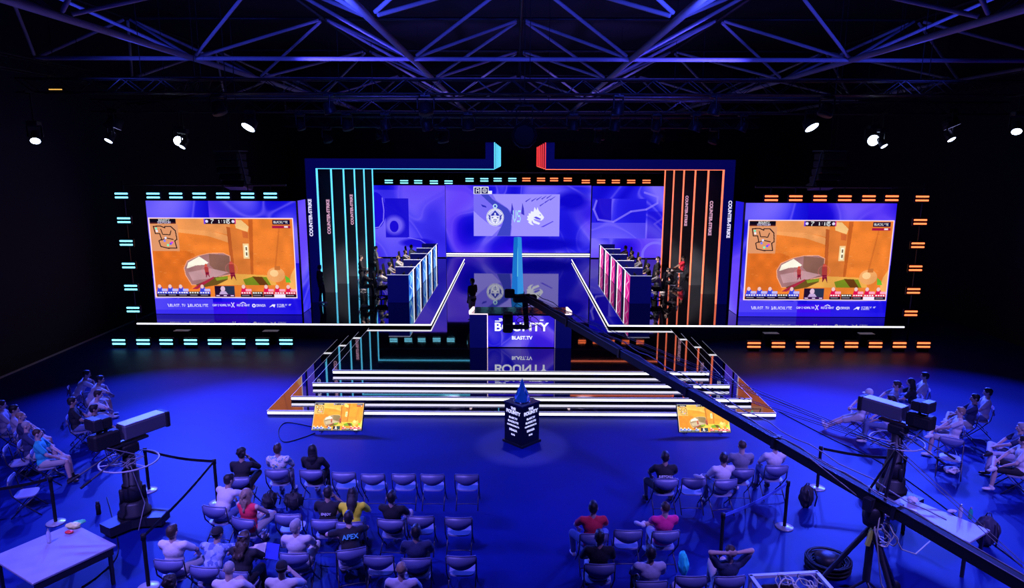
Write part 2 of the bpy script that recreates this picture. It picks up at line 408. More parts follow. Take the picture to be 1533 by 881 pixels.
# --- equals-sign lamps --------------------------------------------------------
def eq_lamp(pos, hot, label, group, hang=0, floor=False):
    x, y, z = pos
    t = thing('strip_lamp', label, 'lamp', (x, y, 0 if floor else z), 0, group)
    zz = z if floor else 0
    MB().box((0, .07, zz), (.56, .1, .32), bev=.02).build('housing', M_black, t)
    for k in (-1, 1):
        MB().box((0, .008, zz + k * .072), (.5, .03, .06), bev=.012).build('tube', hot, t)
    if floor: MB().box((0, .07, zz / 2 - .08), (.4, .14, max(.02, zz - .16))).build('stand', M_black, t)
    elif hang: MB().tube((0, .08, .14), (0, .08, hang), .02, n=6).build('hanger', M_trussdark, t)
    return t
for s, hot, cn, side in ((-1, M_tealhot, 'teal', 'left'), (1, M_orangehot, 'orange', 'right')):
    xs_top = (229, 263, 298, 333.5, 370.5, 404.5) if s < 0 else (1155, 1191.5, 1228, 1265, 1301, 1335.5)
    ys_col = (293, 330, 364, 398, 431, 464) if s < 0 else (297.5, 332.5, 367.5, 402, 436, 469.5)
    xs_bot = (177.5, 214, 248.5, 285, 321, 357, 392.5, 428) if s < 0 else (1129, 1165.5, 1202, 1238.5, 1275, 1311, 1347, 1383)
    for i, px in enumerate(xs_top):
        p = V(px, 293 if s < 0 else 297, 26.5)
        eq_lamp((p.x, 26.5, p.z), hot, 'double-bar %s lamp above the %s game screen, number %s from the outer end' % (cn, side, ['one', 'two', 'three', 'four', 'five', 'six'][i if s < 0 else 5 - i]), '%s lamps over the %s screen' % (cn, side), .42)
    for i, py in enumerate(ys_col):
        p = V((183, 187, 190.5, 193, 196, 198.5)[i] if s < 0 else (1381, 1378, 1374.5, 1371, 1368, 1364)[i], py, 26.5)
        eq_lamp((s * 15.14 if s < 0 else p.x, 26.5, p.z), hot, 'double-bar %s lamp in the column outside the %s screen, %s' % (cn, side, ['topmost', 'second from top', 'third from top', 'third from bottom', 'second from bottom', 'lowest'][i]), '%s lamp column' % cn)
    for i, px in enumerate(xs_bot):
        p = V(px, 512.5 if s < 0 else 517, 25.4)
        k = i if s < 0 else 7 - i
        eq_lamp((p.x, 25.4, max(.2, p.z)), hot, 'double-bar %s lamp on the floor before the %s wing, %s from its outer end' % (cn, side, ['first', 'second', 'third', 'fourth', 'fifth', 'sixth', 'seventh', 'eighth'][k]), '%s floor lamps' % cn, floor=True)
    # pipe frame that carries the column and the top row
    fr = thing('lamp_rig', 'thin black pipe frame carrying the %s lamps around the %s screen' % (cn, side), 'frame', (0, 0, 0))
    xo = s * 15.14 if s < 0 else 15.3
    MB().tube((xo, 26.66, 0), (xo, 26.66, 6.25), .04).build('post', M_trussdark, fr)
    MB().tube((xo, 26.66, 6.1), (s * 8.9, 26.66, 6.1), .035).build('rail', M_trussdark, fr)
for i, (px, py) in enumerate([(582, 272), (605, 272.5), (626, 272.5), (649.5, 273), (671.5, 273), (703, 269.5), (725, 269.5), (745, 269.3), (767, 269.3), (788, 269), (810, 269), (829.5, 269), (850, 269), (877, 272), (900, 272), (922, 272), (945, 272), (968, 272)]):
    p = V(px, py, 43.6); tl = px < 780
    eq_lamp((p.x, 43.6, p.z), M_tealhot if tl else M_orangehot, 'small %s double-bar lamp over the back screen, %s from the centre' % ('teal' if tl else 'orange', ['first', 'second', 'third', 'fourth', 'fifth', 'sixth', 'seventh', 'eighth', 'ninth'][8 - i if tl else i - 9]), 'lamps over the back screen', .4)
pp = thing('lamp_pipe', 'thin black pipe the small lamps above the back screen hang from', 'pipe', (0, 43.68, 0))
MB().tube((-9.6, 0, 6.3), (9.6, 0, 6.3), .04).build('tube', M_trussdark, pp)
for x in (-9.6, 9.6): MB().tube((x, 0, .6), (x, 0, 6.3), .05).build('post', M_trussdark, pp)

# --- portals ------------------------------------------------------------------
for s, strip, stripin, cn in ((-1, M_teal, M_teal, 'teal'), (1, M_orange, M_red, 'orange')):
    for k in range(6):
        Y = 30.4 + 2.37 * k
        lab = 'navy front portal frame with %s light edge and sideways lettering' % cn if k == 0 else 'grey gloss portal panel with a %s light edge, %s behind the front one' % (cn, ['', 'first', 'second', 'third', 'fourth', 'fifth'][k])
        t = thing('portal_frame', lab, 'portal frame', (0, Y, 0), 0, None if k == 0 else '%s portal panels' % cn)
        xi, xo = s * 8.8, s * (9.26 if k == 0 else 10.0)
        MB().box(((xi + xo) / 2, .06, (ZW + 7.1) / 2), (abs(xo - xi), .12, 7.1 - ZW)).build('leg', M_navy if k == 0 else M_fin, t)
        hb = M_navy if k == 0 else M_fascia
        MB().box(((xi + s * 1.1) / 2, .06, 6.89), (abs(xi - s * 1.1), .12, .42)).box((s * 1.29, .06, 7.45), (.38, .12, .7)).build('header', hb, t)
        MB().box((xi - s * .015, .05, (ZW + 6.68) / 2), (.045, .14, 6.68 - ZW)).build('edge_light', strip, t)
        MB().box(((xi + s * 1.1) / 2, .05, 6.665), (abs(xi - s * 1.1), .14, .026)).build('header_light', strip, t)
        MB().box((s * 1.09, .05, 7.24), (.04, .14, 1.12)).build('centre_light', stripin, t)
        if k == 0:
            lettering('COUNTER-STRIKE', .2, mat('lettering_glow', (.9, .9, 1), .5, emit=(.75, .72, 1), strength=1.2), t, (s * 9.13, -.01, 4.55), (pi / 2, s * -pi / 2 * -1, 0), .006)
        elif k in (1, 3):
            lettering('COUNTER-STRIKE', .2, mat('reflected_lettering', (.9, .6, .7), .5, emit=(.8, .42, .6), strength=.9), t, (s * 8.98, -.01, 4.4), (pi / 2, s * pi / 2, 0), .006)  # reflection of the front lettering, put in as glowing letters

# --- pictures on the LED walls --------------------------------------------------
def game_canvas(w=465, h=262):
    c = Canvas(w, h, (238, 128, 48)); k = w / 1000.0
    q = lambda pts: [(x * k, y * k * (h / w) / .5634) for x, y in pts]
    P = lambda pts, col, al=1: c.poly(q(pts), col, al)
    R = lambda x0, y0, x1, y1, col, al=1: c.rect(x0 * k, y0 * k, x1 * k, y1 * k, col, al)
    P([(0, 0), (560, 0), (560, 120), (420, 90), (190, 78), (0, 75)], (236, 150, 84))
    P([(190, 78), (420, 90), (540, 122), (540, 170), (400, 125), (190, 100)], (244, 160, 92))
    P([(0, 215), (240, 230), (300, 250), (260, 500), (0, 500)], (226, 112, 36))
    nz = np.random.RandomState(3)
    for i in range(150):
        x, y = nz.uniform(0, 980), nz.uniform(90, 420); R(x, y, x + nz.uniform(6, 26), y + 3, (205, 98, 38) if i % 2 else (250, 160, 90), .45)
    P([(535, 60), (640, 80), (690, 100), (690, 400), (560, 395)], (222, 122, 52))
    P([(535, 60), (560, 66), (572, 395), (548, 390)], (190, 92, 40))
    P([(690, 10), (720, 10), (700, 400), (682, 400)], (198, 96, 36))
    P([(590, 12), (640, 14), (690, 60), (680, 96), (600, 70)], (250, 200, 130))
    P([(640, 90), (680, 100), (680, 140), (645, 135)], (198, 90, 46), .7)
    P([(895, 60), (905, 60), (860, 360), (848, 360)], (206, 104, 40), .6)
    P([(560, 390), (830, 400), (860, 470), (420, 470)], (236, 170, 76))
    P([(960, 400), (1000, 330), (1000, 500), (940, 500)], (248, 176, 96))
    tun = [(218, 350), (245, 300), (330, 262), (400, 246), (500, 244), (545, 265), (545, 395), (420, 420), (300, 470), (262, 470), (225, 400)]
    P(tun, (168, 118, 120)); P([(400, 250), (540, 262), (540, 390), (470, 400), (400, 330)], (140, 96, 84))
    P([(245, 380), (400, 352), (530, 380), (420, 420), (270, 440)], (196, 150, 156))
    P([(236, 352), (250, 312), (330, 268), (392, 312), (372, 326), (300, 332), (245, 352)], (255, 244, 225))
    c.line(q(tun + tun[:1]), 2.4 * w / 465, (250, 170, 130))
    P([(290, 470), (420, 415), (500, 408), (520, 430), (440, 470), (330, 490)], (106, 78, 30)); P([(430, 420), (520, 405), (520, 425), (440, 440)], (130, 150, 40))
    P([(262, 500), (330, 455), (420, 410), (420, 424), (300, 500)], (170, 40, 66))
    P([(625, 430), (700, 408), (790, 412), (820, 470), (640, 470)], (122, 140, 32)); P([(690, 408), (760, 412), (800, 470), (740, 470)], (108, 60, 20))
    c.ell(858 * k, 396 * k, 62 * k, 52 * k, (238, 164, 98)); c.ell(845 * k, 385 * k, 30 * k, 24 * k, (252, 200, 140)); R(850, 335, 890, 362, (196, 110, 50)); P([(920, 400), (950, 420), (960, 450), (925, 450)], (110, 190, 50))
    R(640, 178, 680, 282, (255, 236, 180), .75); R(650, 190, 672, 272, (255, 250, 220)); R(656, 202, 668, 224, (120, 90, 60)); R(656, 238, 668, 262, (120, 90, 60))
    for x, y, s_ in ((372, 330, 1.0), (548, 315, 1.35)):
        c.ell(x * k, y * k, 9 * k * s_, 10 * k * s_, (210, 80, 60)); P([(x - 12 * s_, y + 8), (x + 14 * s_, y + 8), (x + 18 * s_, y + 55 * s_), (x - 10 * s_, y + 52 * s_)], (176, 60, 60)); P([(x - 8 * s_, y + 50 * s_), (x + 16 * s_, y + 50 * s_), (x + 22 * s_, y + 92 * s_), (x + 8 * s_, y + 66 * s_), (x - 4 * s_, y + 90 * s_)], (130, 20, 50))
        c.ring(x * k, (y + 40) * k, 30 * k * s_, 1.5, (255, 120, 130), .5)
    # soft plaster mottling of the game's walls
    lo = nz.uniform(-1, 1, (12, 20)); yi = c.Y / h * 10.99; xi = c.X / w * 18.99; y0 = yi.astype(int); x0 = xi.astype(int); fy = yi - y0; fx = xi - x0; fy = fy * fy * (3 - 2 * fy); fx = fx * fx * (3 - 2 * fx)
    n_ = lo[y0, x0] * (1 - fy) * (1 - fx) + lo[y0 + 1, x0] * fy * (1 - fx) + lo[y0, x0 + 1] * (1 - fy) * fx + lo[y0 + 1, x0 + 1] * fy * fx
    c.a = np.clip(c.a * (1 + .07 * n_[..., None] + nz.uniform(-.03, .03, (h, w, 1))), 0, 255).astype(np.float32)
    # heads-up display
    R(6, 8, 188, 34, (14, 8, 24)); R(6, 34, 188, 42, (80, 30, 40))
    c.text(70 * k, 10 * k, 'BOUNTY', 1.0, (255, 255, 255)); c.text(62 * k, 24 * k, 'SEASON', 1.0, (230, 220, 255), 1.2)
    R(12, 46, 198, 232, (226, 152, 106))
    mp = [(30, 60), (80, 58), (110, 70), (110, 60), (150, 60), (180, 90), (186, 150), (170, 160), (180, 210), (120, 212), (70, 200), (60, 160), (80, 150), (70, 110), (40, 110), (30, 60)]
    c.line(q(mp), 3.2 * w / 465, (16, 10, 24)); c.line(q([(80, 80), (90, 115), (140, 118), (150, 90)]), 3 * w / 465, (16, 10, 24)); c.line(q([(80, 155), (110, 140), (160, 150)]), 3 * w / 465, (16, 10, 24))
    for x, y, cc in ((48, 75, (120, 240, 200)), (52, 92, (240, 240, 255)), (108, 140, (230, 230, 255)), (100, 160, (120, 130, 255)), (150, 172, (230, 60, 220)), (120, 190, (120, 255, 200)), (140, 180, (90, 90, 255))): c.ell(x * k, y * k, 8 * k, 8 * k, cc)
    R(382, 6, 604, 42, (30, 12, 30)); R(382, 6, 392, 42, (110, 60, 220)); R(594, 6, 604, 42, (210, 40, 120))
    c.text(430 * k, 10 * k, '7', 2.0, (255, 255, 255)); c.text(480 * k, 14 * k, '1:18', 1.4, (255, 255, 255)); c.text(540 * k, 10 * k, '3', 2, (255, 255, 255)); c.ell(402 * k, 24 * k, 10 * k, 10 * k, (230, 220, 255)); c.ell(584 * k, 24 * k, 10 * k, 10 * k, (230, 220, 255))
    R(855, 12, 975, 44, (20, 8, 60)); c.text(864 * k, 20 * k, 'BLACKLYTE', 1, (255, 255, 255), .85); R(850, 52, 978, 70, (170, 20, 70)); R(935, 54, 960, 66, (255, 230, 240)); 
    R_, P_ = R, P
    R = lambda x0, y0, x1, y1, col, al=1: R_(x0, y0 + 36, x1, y1 + 36, col, al)
    P = lambda pts, col, al=1: P_([(x, y + 36) for x, y in pts], col, al)
    xs = [(12, 0), (86, 0), (160, 0), (236, 2), (312, 0), (602, 1), (682, 2), (760, 1), (838, 1), (916, 1)]
    for x, t in xs:
        bc = [(60, 70, 225), (225, 20, 80), (70, 60, 40)][t]
        R(x, 482, x + 76, 520, (30, 16, 40)); R(x, 482, x + 76, 498, bc)
        if t < 2:
            P([(x + 2, 486), (x + 10, 452), (x + 40, 452), (x + 48, 486)], bc); c.ell((x + 22) * k, (446 + 36) * k, 12 * k, 14 * k, (240, 200, 200)); R(x + 36, 462, x + 76, 480, [(190, 190, 255), (255, 170, 200)][t])
        for j in range(4): R(x + 6 + j * 17, 486, x + 17 + j * 17, 495, (255, 255, 255))
        R(x + 8, 504, x + 60, 510, (200, 190, 210), .8)
    R(420, 440, 560, 520, (34, 14, 46)); P([(480, 440), (560, 440), (560, 500), (500, 500)], (40, 50, 80)); c.ell(478 * k, (462 + 36) * k, 16 * k, 20 * k, (226, 190, 220)); P([(450, 500), (462, 478), (496, 478), (512, 500)], (200, 170, 220)); R(420, 500, 560, 520, (60, 20, 80)); 
    for x in (430, 480, 530): R(x, 506, x + 22, 514, (240, 210, 255))
    R(838, 498, 914, 520, (245, 235, 255))
    R = R_
    R(0, 0, 1000, 6, (255, 225, 235)); R(0, 556, 1000, 564, (255, 225, 235)); R(0, 0, 7, 600, (255, 225, 235)); R(992, 0, 1000, 600, (255, 225, 235)); R(0, 524, 1000, 557, (150, 60, 30), .0)
    c.rect(0, h - 3, w, h, (255, 225, 235))
    return c
GAME = game_canvas()
def side_canvas(mirror):
    W, H = 480, 371
    a = flow(W, H, 11 if not mirror else 23, 1.5, -.15); b = flow(W, H, 5, 1.1, .1)
    clip_rect(a, b, 0, 0, 200, 54); clip_rect(a, b, 220, 200, 480, 371, 0, -60, .8); a.rect(0, 320, 480, 371, (20, 8, 225), .75); a.rect(0, 320, 190, 371, (96, 84, 255), .7); a.rect(190, 330, 300, 371, (74, 10, 245), .7); a.rect(0, 356, 480, 371, (40, 30, 240), .5)
    gx = 3 if not mirror else 12
    g = GAME.a; a.a[54:54 + g.shape[0], gx:gx + g.shape[1]] = g
    y = 337
    for x, t, k in ((48, 'BLAST.TV', 1.2), (114, 'BLACKLYTE', 1.25), (188, 'GAMINGMALTA', 1.0), (268, 'REVENANT', 1.0), (332, 'DRAGA', 1.1), (378, '', 1)):
        a.text(x, y, t, k, (245, 240, 255), k * .88)
    c = (245, 240, 255)
    a.line([(41, y), (44, y + 8)], 2, c); a.line([(107, y), (110, y + 8), (107, y + 8)], 2, c)
    a.line([(250, y - 5), (258, y + 9)], 2.2, c); a.line([(258, y - 5), (250, y + 9)], 2.2, c)
    a.line([(280, y - 3), (288, y - 7), (296, y - 3)], 2, c); a.ell(323, y + 4, 6, 6, c); a.rect(321, y + 2, 326, y + 7, (60, 40, 240))
    a.poly([(372, y + 10), (384, y), (394, y - 1), (390, y + 10), (384, y + 5)], c); a.text(400, y - 1, 'REPUBLIC OF', .7, c); a.text(400, y + 5, 'GAMERS', .7, c)
    return a
for s, side in ((-1, 'left'), (1, 'right')):
    x0, x1 = (-14.95, -8.95) if s < 0 else (8.98, 14.98)
    Y = 27.85; z0, z1 = .79, 5.42
    t = thing('game_screen', 'large LED screen on the %s wing showing an orange desert game scene above sponsor names' % side, 'LED screen', (0, Y, 0))
    MB().box(((x0 + x1) / 2, .14, (z0 + z1) / 2), (x1 - x0, .24, z1 - z0)).build('cabinet', M_black, t)
    led_mesh('display', side_canvas(s > 0), (x0, 0, z1), (x1 - x0, 0, 0), (0, 0, z0 - z1), t, 1.0)
    xi = x1 if s < 0 else x0
    rc = flow(60, 371, 31 if s < 0 else 37, 1.3, .15)
    MB().box((xi + -s * -.08, .75, (z0 + z1) / 2), (.1, 1.2, z1 - z0)).build('return_cabinet', M_black, t)
    if s < 0: led_mesh('return_display', rc, (xi - .02 + .0, .0, z1), (0, 1.35, 0), (0, 0, z0 - z1), t, 1.0)
    else: led_mesh('return_display', rc, (xi + .02, 1.35, z1), (0, -1.35, 0), (0, 0, z0 - z1), t, 1.0)
    MB().box(((x0 + x1) / 2, .55, (z0 + z1) / 2 - .2), (.3, .5, z1 - z0 - .5)).build('ballast_tower', M_black, t)

def centre_canvas():
    W, H = 680, 316
    a = flow(W, H, 14, 1.15, 0); b = flow(W, H, 8, .9, .2)
    clip_rect(a, b, 390, 60, W, H, 0, -20, .55); a.rect(0, 0, W, 8, (90, 60, 255), .5)
    a.ell(470, 275, 190, 40, (6, 0, 190), .9, .5); a.ell(590, 70, 95, 55, (8, 0, 200), .9, .5)
    X = lambda x: 132 + (x - 155) * .392
    Z = lambda y: 41 + (y - 250) * .392
    q = lambda pts: [(X(x), Z(y)) for x, y in pts]
    a.rect(X(155), Z(250), X(1180), Z(750), (158, 146, 255))
    a.poly(q([(155, 250), (380, 250), (420, 320), (540, 400), (620, 470), (600, 600), (610, 640), (600, 750), (370, 750), (480, 640), (330, 600), (230, 520), (155, 450)]), (112, 98, 245), .8)
    a.poly(q([(240, 255), (330, 255), (380, 310), (560, 420), (610, 500), (600, 660), (590, 745), (430, 745), (500, 600), (500, 480), (330, 340)]), (52, 62, 190), .85)
    a.poly(q([(240, 370), (300, 390), (310, 410), (260, 400)]), (40, 40, 190))
    for x, y in ((770, 330), (840, 325), (900, 310), (960, 300), (1020, 290), (940, 380), (1000, 340), (1060, 310)): a.poly(q([(x, y), (x + 70, y - 40), (x + 50, y - 20), (x + 5, y + 14)]), (50, 40, 205), .85)
    a.poly(q([(950, 640), (1100, 565), (1110, 572), (990, 638)]), (88, 72, 235))
    for x in (610, 735): a.poly(q([(x - 14, 480), (x, 350), (x + 18, 420), (x + 24, 500)]), (58, 50, 200))
    wt = (238, 240, 255); dk = (40, 50, 180)
    cx, cy = X(410), Z(522)
    a.ell(cx, cy, 41, 41, wt); a.ring(cx, cy, 38, 1.6, dk); a.ell(cx, cy, 33, 33, (200, 200, 250))
    a.ring(cx, cy - 51, 8, 4.5, (190, 240, 250))
    a.poly([(cx - 22, cy - 8), (cx, cy - 32), (cx + 22, cy - 8), (cx + 10, cy - 6), (cx, cy - 14), (cx - 10, cy - 6)], dk); a.ell(cx, cy - 16, 4, 4, wt)
    a.poly([(cx - 20, cy - 4), (cx + 20, cy - 4), (cx + 14, cy + 24), (cx, cy + 34), (cx - 14, cy + 24)], wt)
    for m_ in (-1, 1):
        a.poly([(cx + m_ * 5, cy + 2), (cx + m_ * 17, cy - 2), (cx + m_ * 14, cy + 6)], dk); a.poly([(cx + m_ * 22, cy - 6), (cx + m_ * 34, cy - 14), (cx + m_ * 26, cy + 4), (cx + m_ * 32, cy + 2), (cx + m_ * 22, cy + 18)], dk)
    a.line([(cx - 8, cy + 14), (cx, cy + 10), (cx + 8, cy + 14)], 3, dk); a.line([(cx, cy + 16), (cx, cy + 28)], 3, dk); a.line([(cx - 10, cy + 20), (cx + 10, cy + 20)], 2, dk)
    a.text(X(622), Z(440), 'VS', 7.8, (170, 235, 250), 3.3)
    dr = [(880, 400), (905, 440), (915, 400), (930, 440), (965, 480), (995, 520), (985, 545), (960, 562), (945, 555), (900, 545), (868, 540), (880, 560), (925, 580), (950, 590), (935, 612), (900, 600), (870, 590), (850, 555), (846, 588), (875, 617), (838, 610), (803, 580), (815, 570), (788, 545), (803, 535), (792, 508), (814, 500), (808, 475), (834, 475), (838, 450), (868, 455)]
    a.poly(q(dr), wt); a.poly(q([(935, 488), (960, 492), (950, 502)]), (88, 72, 235)); a.poly(q([(870, 522), (900, 512), (960, 540), (950, 552), (900, 540)]), (88, 72, 235))
    a.rect(X(155), Z(163), X(332), Z(250), wt); a.rect(X(163), Z(171), X(235), Z(243), (20, 16, 90)); a.rect(X(248), Z(171), X(325), Z(243), (20, 16, 90)); a.rect(X(330), Z(210), X(372), Z(250), wt)
    a.text(X(182), Z(180), 'A', 3.2, wt); a.ring(X(286), Z(207), 9, 2.5, wt); a.ring(X(286), Z(207), 4, 2, wt)
    return a
cw = thing('back_screen', 'wide centre LED screen with violet swirls and a VS match graphic', 'LED screen', (0, 47.4, 0))
MB().box((0, .15, 3.07), (9.86, .25, 4.6)).build('cabinet', M_black, cw)
led_mesh('display', centre_canvas(), (-4.93, 0, 5.36), (9.86, 0, 0), (0, 0, -4.58), cw, 1.0)
MB().box((0, -.06, .69), (9.86, .05, .075)).build('base_strip', M_white, cw)
MB().box((0, .1, .7), (9.86, .2, .15)).build('plinth', M_black, cw)
def wing_canvas(right):
    W, H = 330, 345
    a = flow(W, H, 21 if not right else 29, 1.25, .1); b = flow(W, H, 42, 1.0, .3); lt = (134, 118, 255)
    if not right:
        a.rect(14, 22, 330, 345, (92, 74, 250), .45); a.rect(60, 62, 165, 250, (16, 4, 205), .85)
        a.ell(15, 120, 48, 88, (26, 10, 215)); a.ring(15, 120, 50, 0, lt)
        a.line([(48, 60), (54, 120), (50, 170), (30, 200), (0, 205)], 4, lt); a.ell(100, 190, 52, 54, lt, .8, .4); a.ell(98, 196, 20, 28, (26, 8, 215)); a.ell(200, 275, 90, 26, (20, 6, 210), .9, .4)
        a.line([(160, 250), (215, 262), (265, 300)], 4, lt, .8)
    else:
        clip_rect(a, b, 0, 60, 250, 250); a.rect(20, 60, 90, 170, (16, 2, 200), .8); a.rect(0, 175, 255, 250, (120, 104, 255), .55)
        a.line([(20, 70), (8, 110), (30, 160), (100, 170), (180, 120), (250, 110), (300, 80), (300, 50), (240, 30)], 9, lt, .8)
        a.line([(330, 150), (290, 180), (330, 220)], 9, lt, .8); a.ring(300, 330, 60, 12, lt, .7); a.rect(258, 120, 330, 250, (14, 0, 200), .4)
    return a
for s, side in ((-1, 'left'), (1, 'right')):
    x0, x1 = (-9.4, -4.68) if s < 0 else (4.72, 9.3)
    t = thing('side_screen', 'violet and blue LED screen behind the %s row of players' % side, 'LED screen', (0, 44.75, 0))
    MB().box(((x0 + x1) / 2, .15, 3.1), (x1 - x0, .25, 4.6)).build('cabinet', M_black, t)
    led_mesh('display', wing_canvas(s > 0), (x0, 0, 5.43), (x1 - x0, 0, 0), (0, 0, -4.6), t, 1.0)
    MB().box(((x0 + x1) / 2, .15, .72), (x1 - x0, .2, .2)).build('plinth', M_black, t)

# --- the obelisk of light on the runway -----------------------------------------
ob = thing('light_obelisk', 'tall slim teal glowing obelisk standing on the centre runway', 'obelisk', (-.07, 33.4, ZP))
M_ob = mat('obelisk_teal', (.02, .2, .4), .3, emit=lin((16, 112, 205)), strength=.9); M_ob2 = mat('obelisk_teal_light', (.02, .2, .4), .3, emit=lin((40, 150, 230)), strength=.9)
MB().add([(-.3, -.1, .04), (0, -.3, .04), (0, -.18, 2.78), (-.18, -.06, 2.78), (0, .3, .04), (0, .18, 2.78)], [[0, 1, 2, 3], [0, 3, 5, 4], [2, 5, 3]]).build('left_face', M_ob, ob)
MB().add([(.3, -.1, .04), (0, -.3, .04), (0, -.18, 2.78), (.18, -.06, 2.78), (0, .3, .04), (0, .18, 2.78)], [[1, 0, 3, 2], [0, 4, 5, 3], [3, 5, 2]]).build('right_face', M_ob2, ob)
MB().box((0, 0, .02), (.7, .7, .04)).build('base', M_black, ob)
MB().tube((0, -.26, .9), (0, -.16, 2.78), .02, .012, n=6).build('spine', mat('spine_teal', (.1, .5, .6), .4, emit=lin((110, 215, 240)), strength=.8), ob)

# --- analyst desk ---------------------------------------------------------------
dk = thing('analyst_desk', 'white-edged navy analyst desk with a violet LED front reading BOUNTY', 'desk', (0, 23.46, ZP))
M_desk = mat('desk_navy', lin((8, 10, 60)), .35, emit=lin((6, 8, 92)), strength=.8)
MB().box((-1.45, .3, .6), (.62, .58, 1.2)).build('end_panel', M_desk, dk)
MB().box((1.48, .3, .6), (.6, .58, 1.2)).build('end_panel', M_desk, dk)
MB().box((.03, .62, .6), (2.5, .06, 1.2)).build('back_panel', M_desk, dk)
MB().prism([(-1.77, 0), (1.78, 0), (1.62, 1.12), (-1.6, 1.12)], 1.19, 1.22).build('desktop', mat('desktop_gloss', (.02, .03, .08), .12, ior=1.7), dk)
dc = flow(300, 150, 17, .9, .15); dc.rect(150, 0, 300, 150, (110, 70, 255), .35); dc.rect(0, 0, 60, 150, (20, 10, 220), .5)
led_mesh('display', dc, (-1.13, .02, 1.15), (2.33, 0, 0), (0, 0, -1.12), dk, .85)
MB().box((.035, .06, .6), (2.36, .06, 1.18)).build('screen_housing', M_black, dk)
M_pk = mat('warm_white_strip', (.9, .8, .8), .5, emit=(1, .72, .78), strength=1.7)
MB().box((-1.45, -.012, 1.21), (.64, .02, .03)).build('top_strip', M_pk, dk); MB().box((1.48, -.012, 1.21), (.6, .02, .03)).build('top_strip', M_pk, dk)
MB().box((-1.14, -.012, .6), (.022, .02, 1.18)).build('front_strip', M_pk, dk); MB().box((1.21, -.012, .6), (.016, .02, 1.18)).build('front_strip', mat('faint_strip', (.5, .4, .6), .5, emit=(.4, .3, .7), strength=.8), dk)
for s in (-1, 1): MB().box((s * 1.7, .32, 1.28), (.06, .72, .1), R=Rz(s * .14)).build('end_light', M_pk, dk)
M_txt = mat('white_lettering', (.9, .9, .95), .5, emit=(.86, .88, 1), strength=1.3)
lettering('BOUNTY', .46, M_txt, dk, (.03, -.005, .74), bold=.01, scale=(1.0, .9, 1)); lettering('THE', .13, M_txt, dk, (-.62, -.005, 1.0), bold=.006)
MB().box((-.78, -.004, .96), (.2, .006, .03)).box((.74, -.004, 1.0), (.12, .006, .03)).build('accent_bar', M_txt, dk)
lettering('BLAST.TV', .17, M_txt, dk, (.06, -.005, .36), bold=.004)

# --- player desks ---------------------------------------------------------------
def led_side_canvas(red, sd):
    c = flow(60, 90, sd, 1.2, .2)
    if red: c.a = np.stack([c.a[..., 2] * .95, c.a[..., 0] * .45, c.a[..., 2] * .5 + 30], -1)
    else: c.a = np.stack([c.a[..., 0] * .9, c.a[..., 1] + 90, c.a[..., 2]], -1)
    c.line([(15, 0), (45, 20), (15, 40), (45, 60), (20, 90)], 4, (255, 190, 230) if red else (190, 240, 255)); return c
ordn = ['nearest', 'second', 'third', 'fourth', 'farthest']
for s, side, cn in ((-1, 'left', 'blue'), (1, 'right', 'pink')):
    for k in range(5):
        Y = 30.43 + 2.37 * k
        t = thing('player_desk', '%s player desk of the %s row, walled, with a %s lit side' % (ordn[k], side, cn), 'desk', (s * 5.4, Y, ZW), 0, 'player desks on the %s wing' % side)
        # local: outward is s*x
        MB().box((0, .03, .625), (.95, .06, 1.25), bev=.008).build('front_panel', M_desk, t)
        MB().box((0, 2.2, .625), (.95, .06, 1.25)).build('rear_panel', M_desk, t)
        MB().box((-s * .44, 1.1, .625), (.05, 2.1, 1.25)).build('side_panel', M_black, t)
        MB().box((s * .1, 1.1, .73), (1.0, 2.08, .04)).build('worktop', M_dark, t)
        xx = -s * .47
        if s < 0: led_mesh('side_display', led_side_canvas(False, 50 + k), (xx, .06, 1.22), (0, 1.3, 0), (0, 0, -1.2), t, 1.0)
        else: led_mesh('side_display', led_side_canvas(True, 60 + k), (xx, 1.36, 1.22), (0, -1.3, 0), (0, 0, -1.2), t, 1.0)
        MB().box((-s * .47, 1.42, .625), (.05, .1, 1.24)).build('corner_light', M_white, t)
        MB().box((0, -.004, 1.255), (.97, .03, .02)).box((-s * .465, 1.1, 1.255), (.03, 2.2, .02)).build('top_trim', mat('trim_white', (.7, .7, .8), .5, emit=(.7, .7, 1), strength=.8), t)
        mo = thing('gaming_monitor', 'black gaming monitor on the %s desk of the %s row' % (ordn[k], side), 'monitor', (s * 5.32, Y + 1.1, ZW + .752), 0, 'monitors of the %s row' % side)
        MB().box((0, 0, .27), (.04, .6, .34), bev=.01).build('casing', M_black, mo)
        MB().box((s * .022, 0, .27), (.006, .56, .3)).build('panel', mat('monitor_glow', (.02, .02, .03), .3, emit=(.5, .45, .6), strength=.8), mo)
        MB().lathe([(.1, 0), (.1, .01), (.02, .02), (.02, .12)], n=12).build('stand', M_dark, mo)
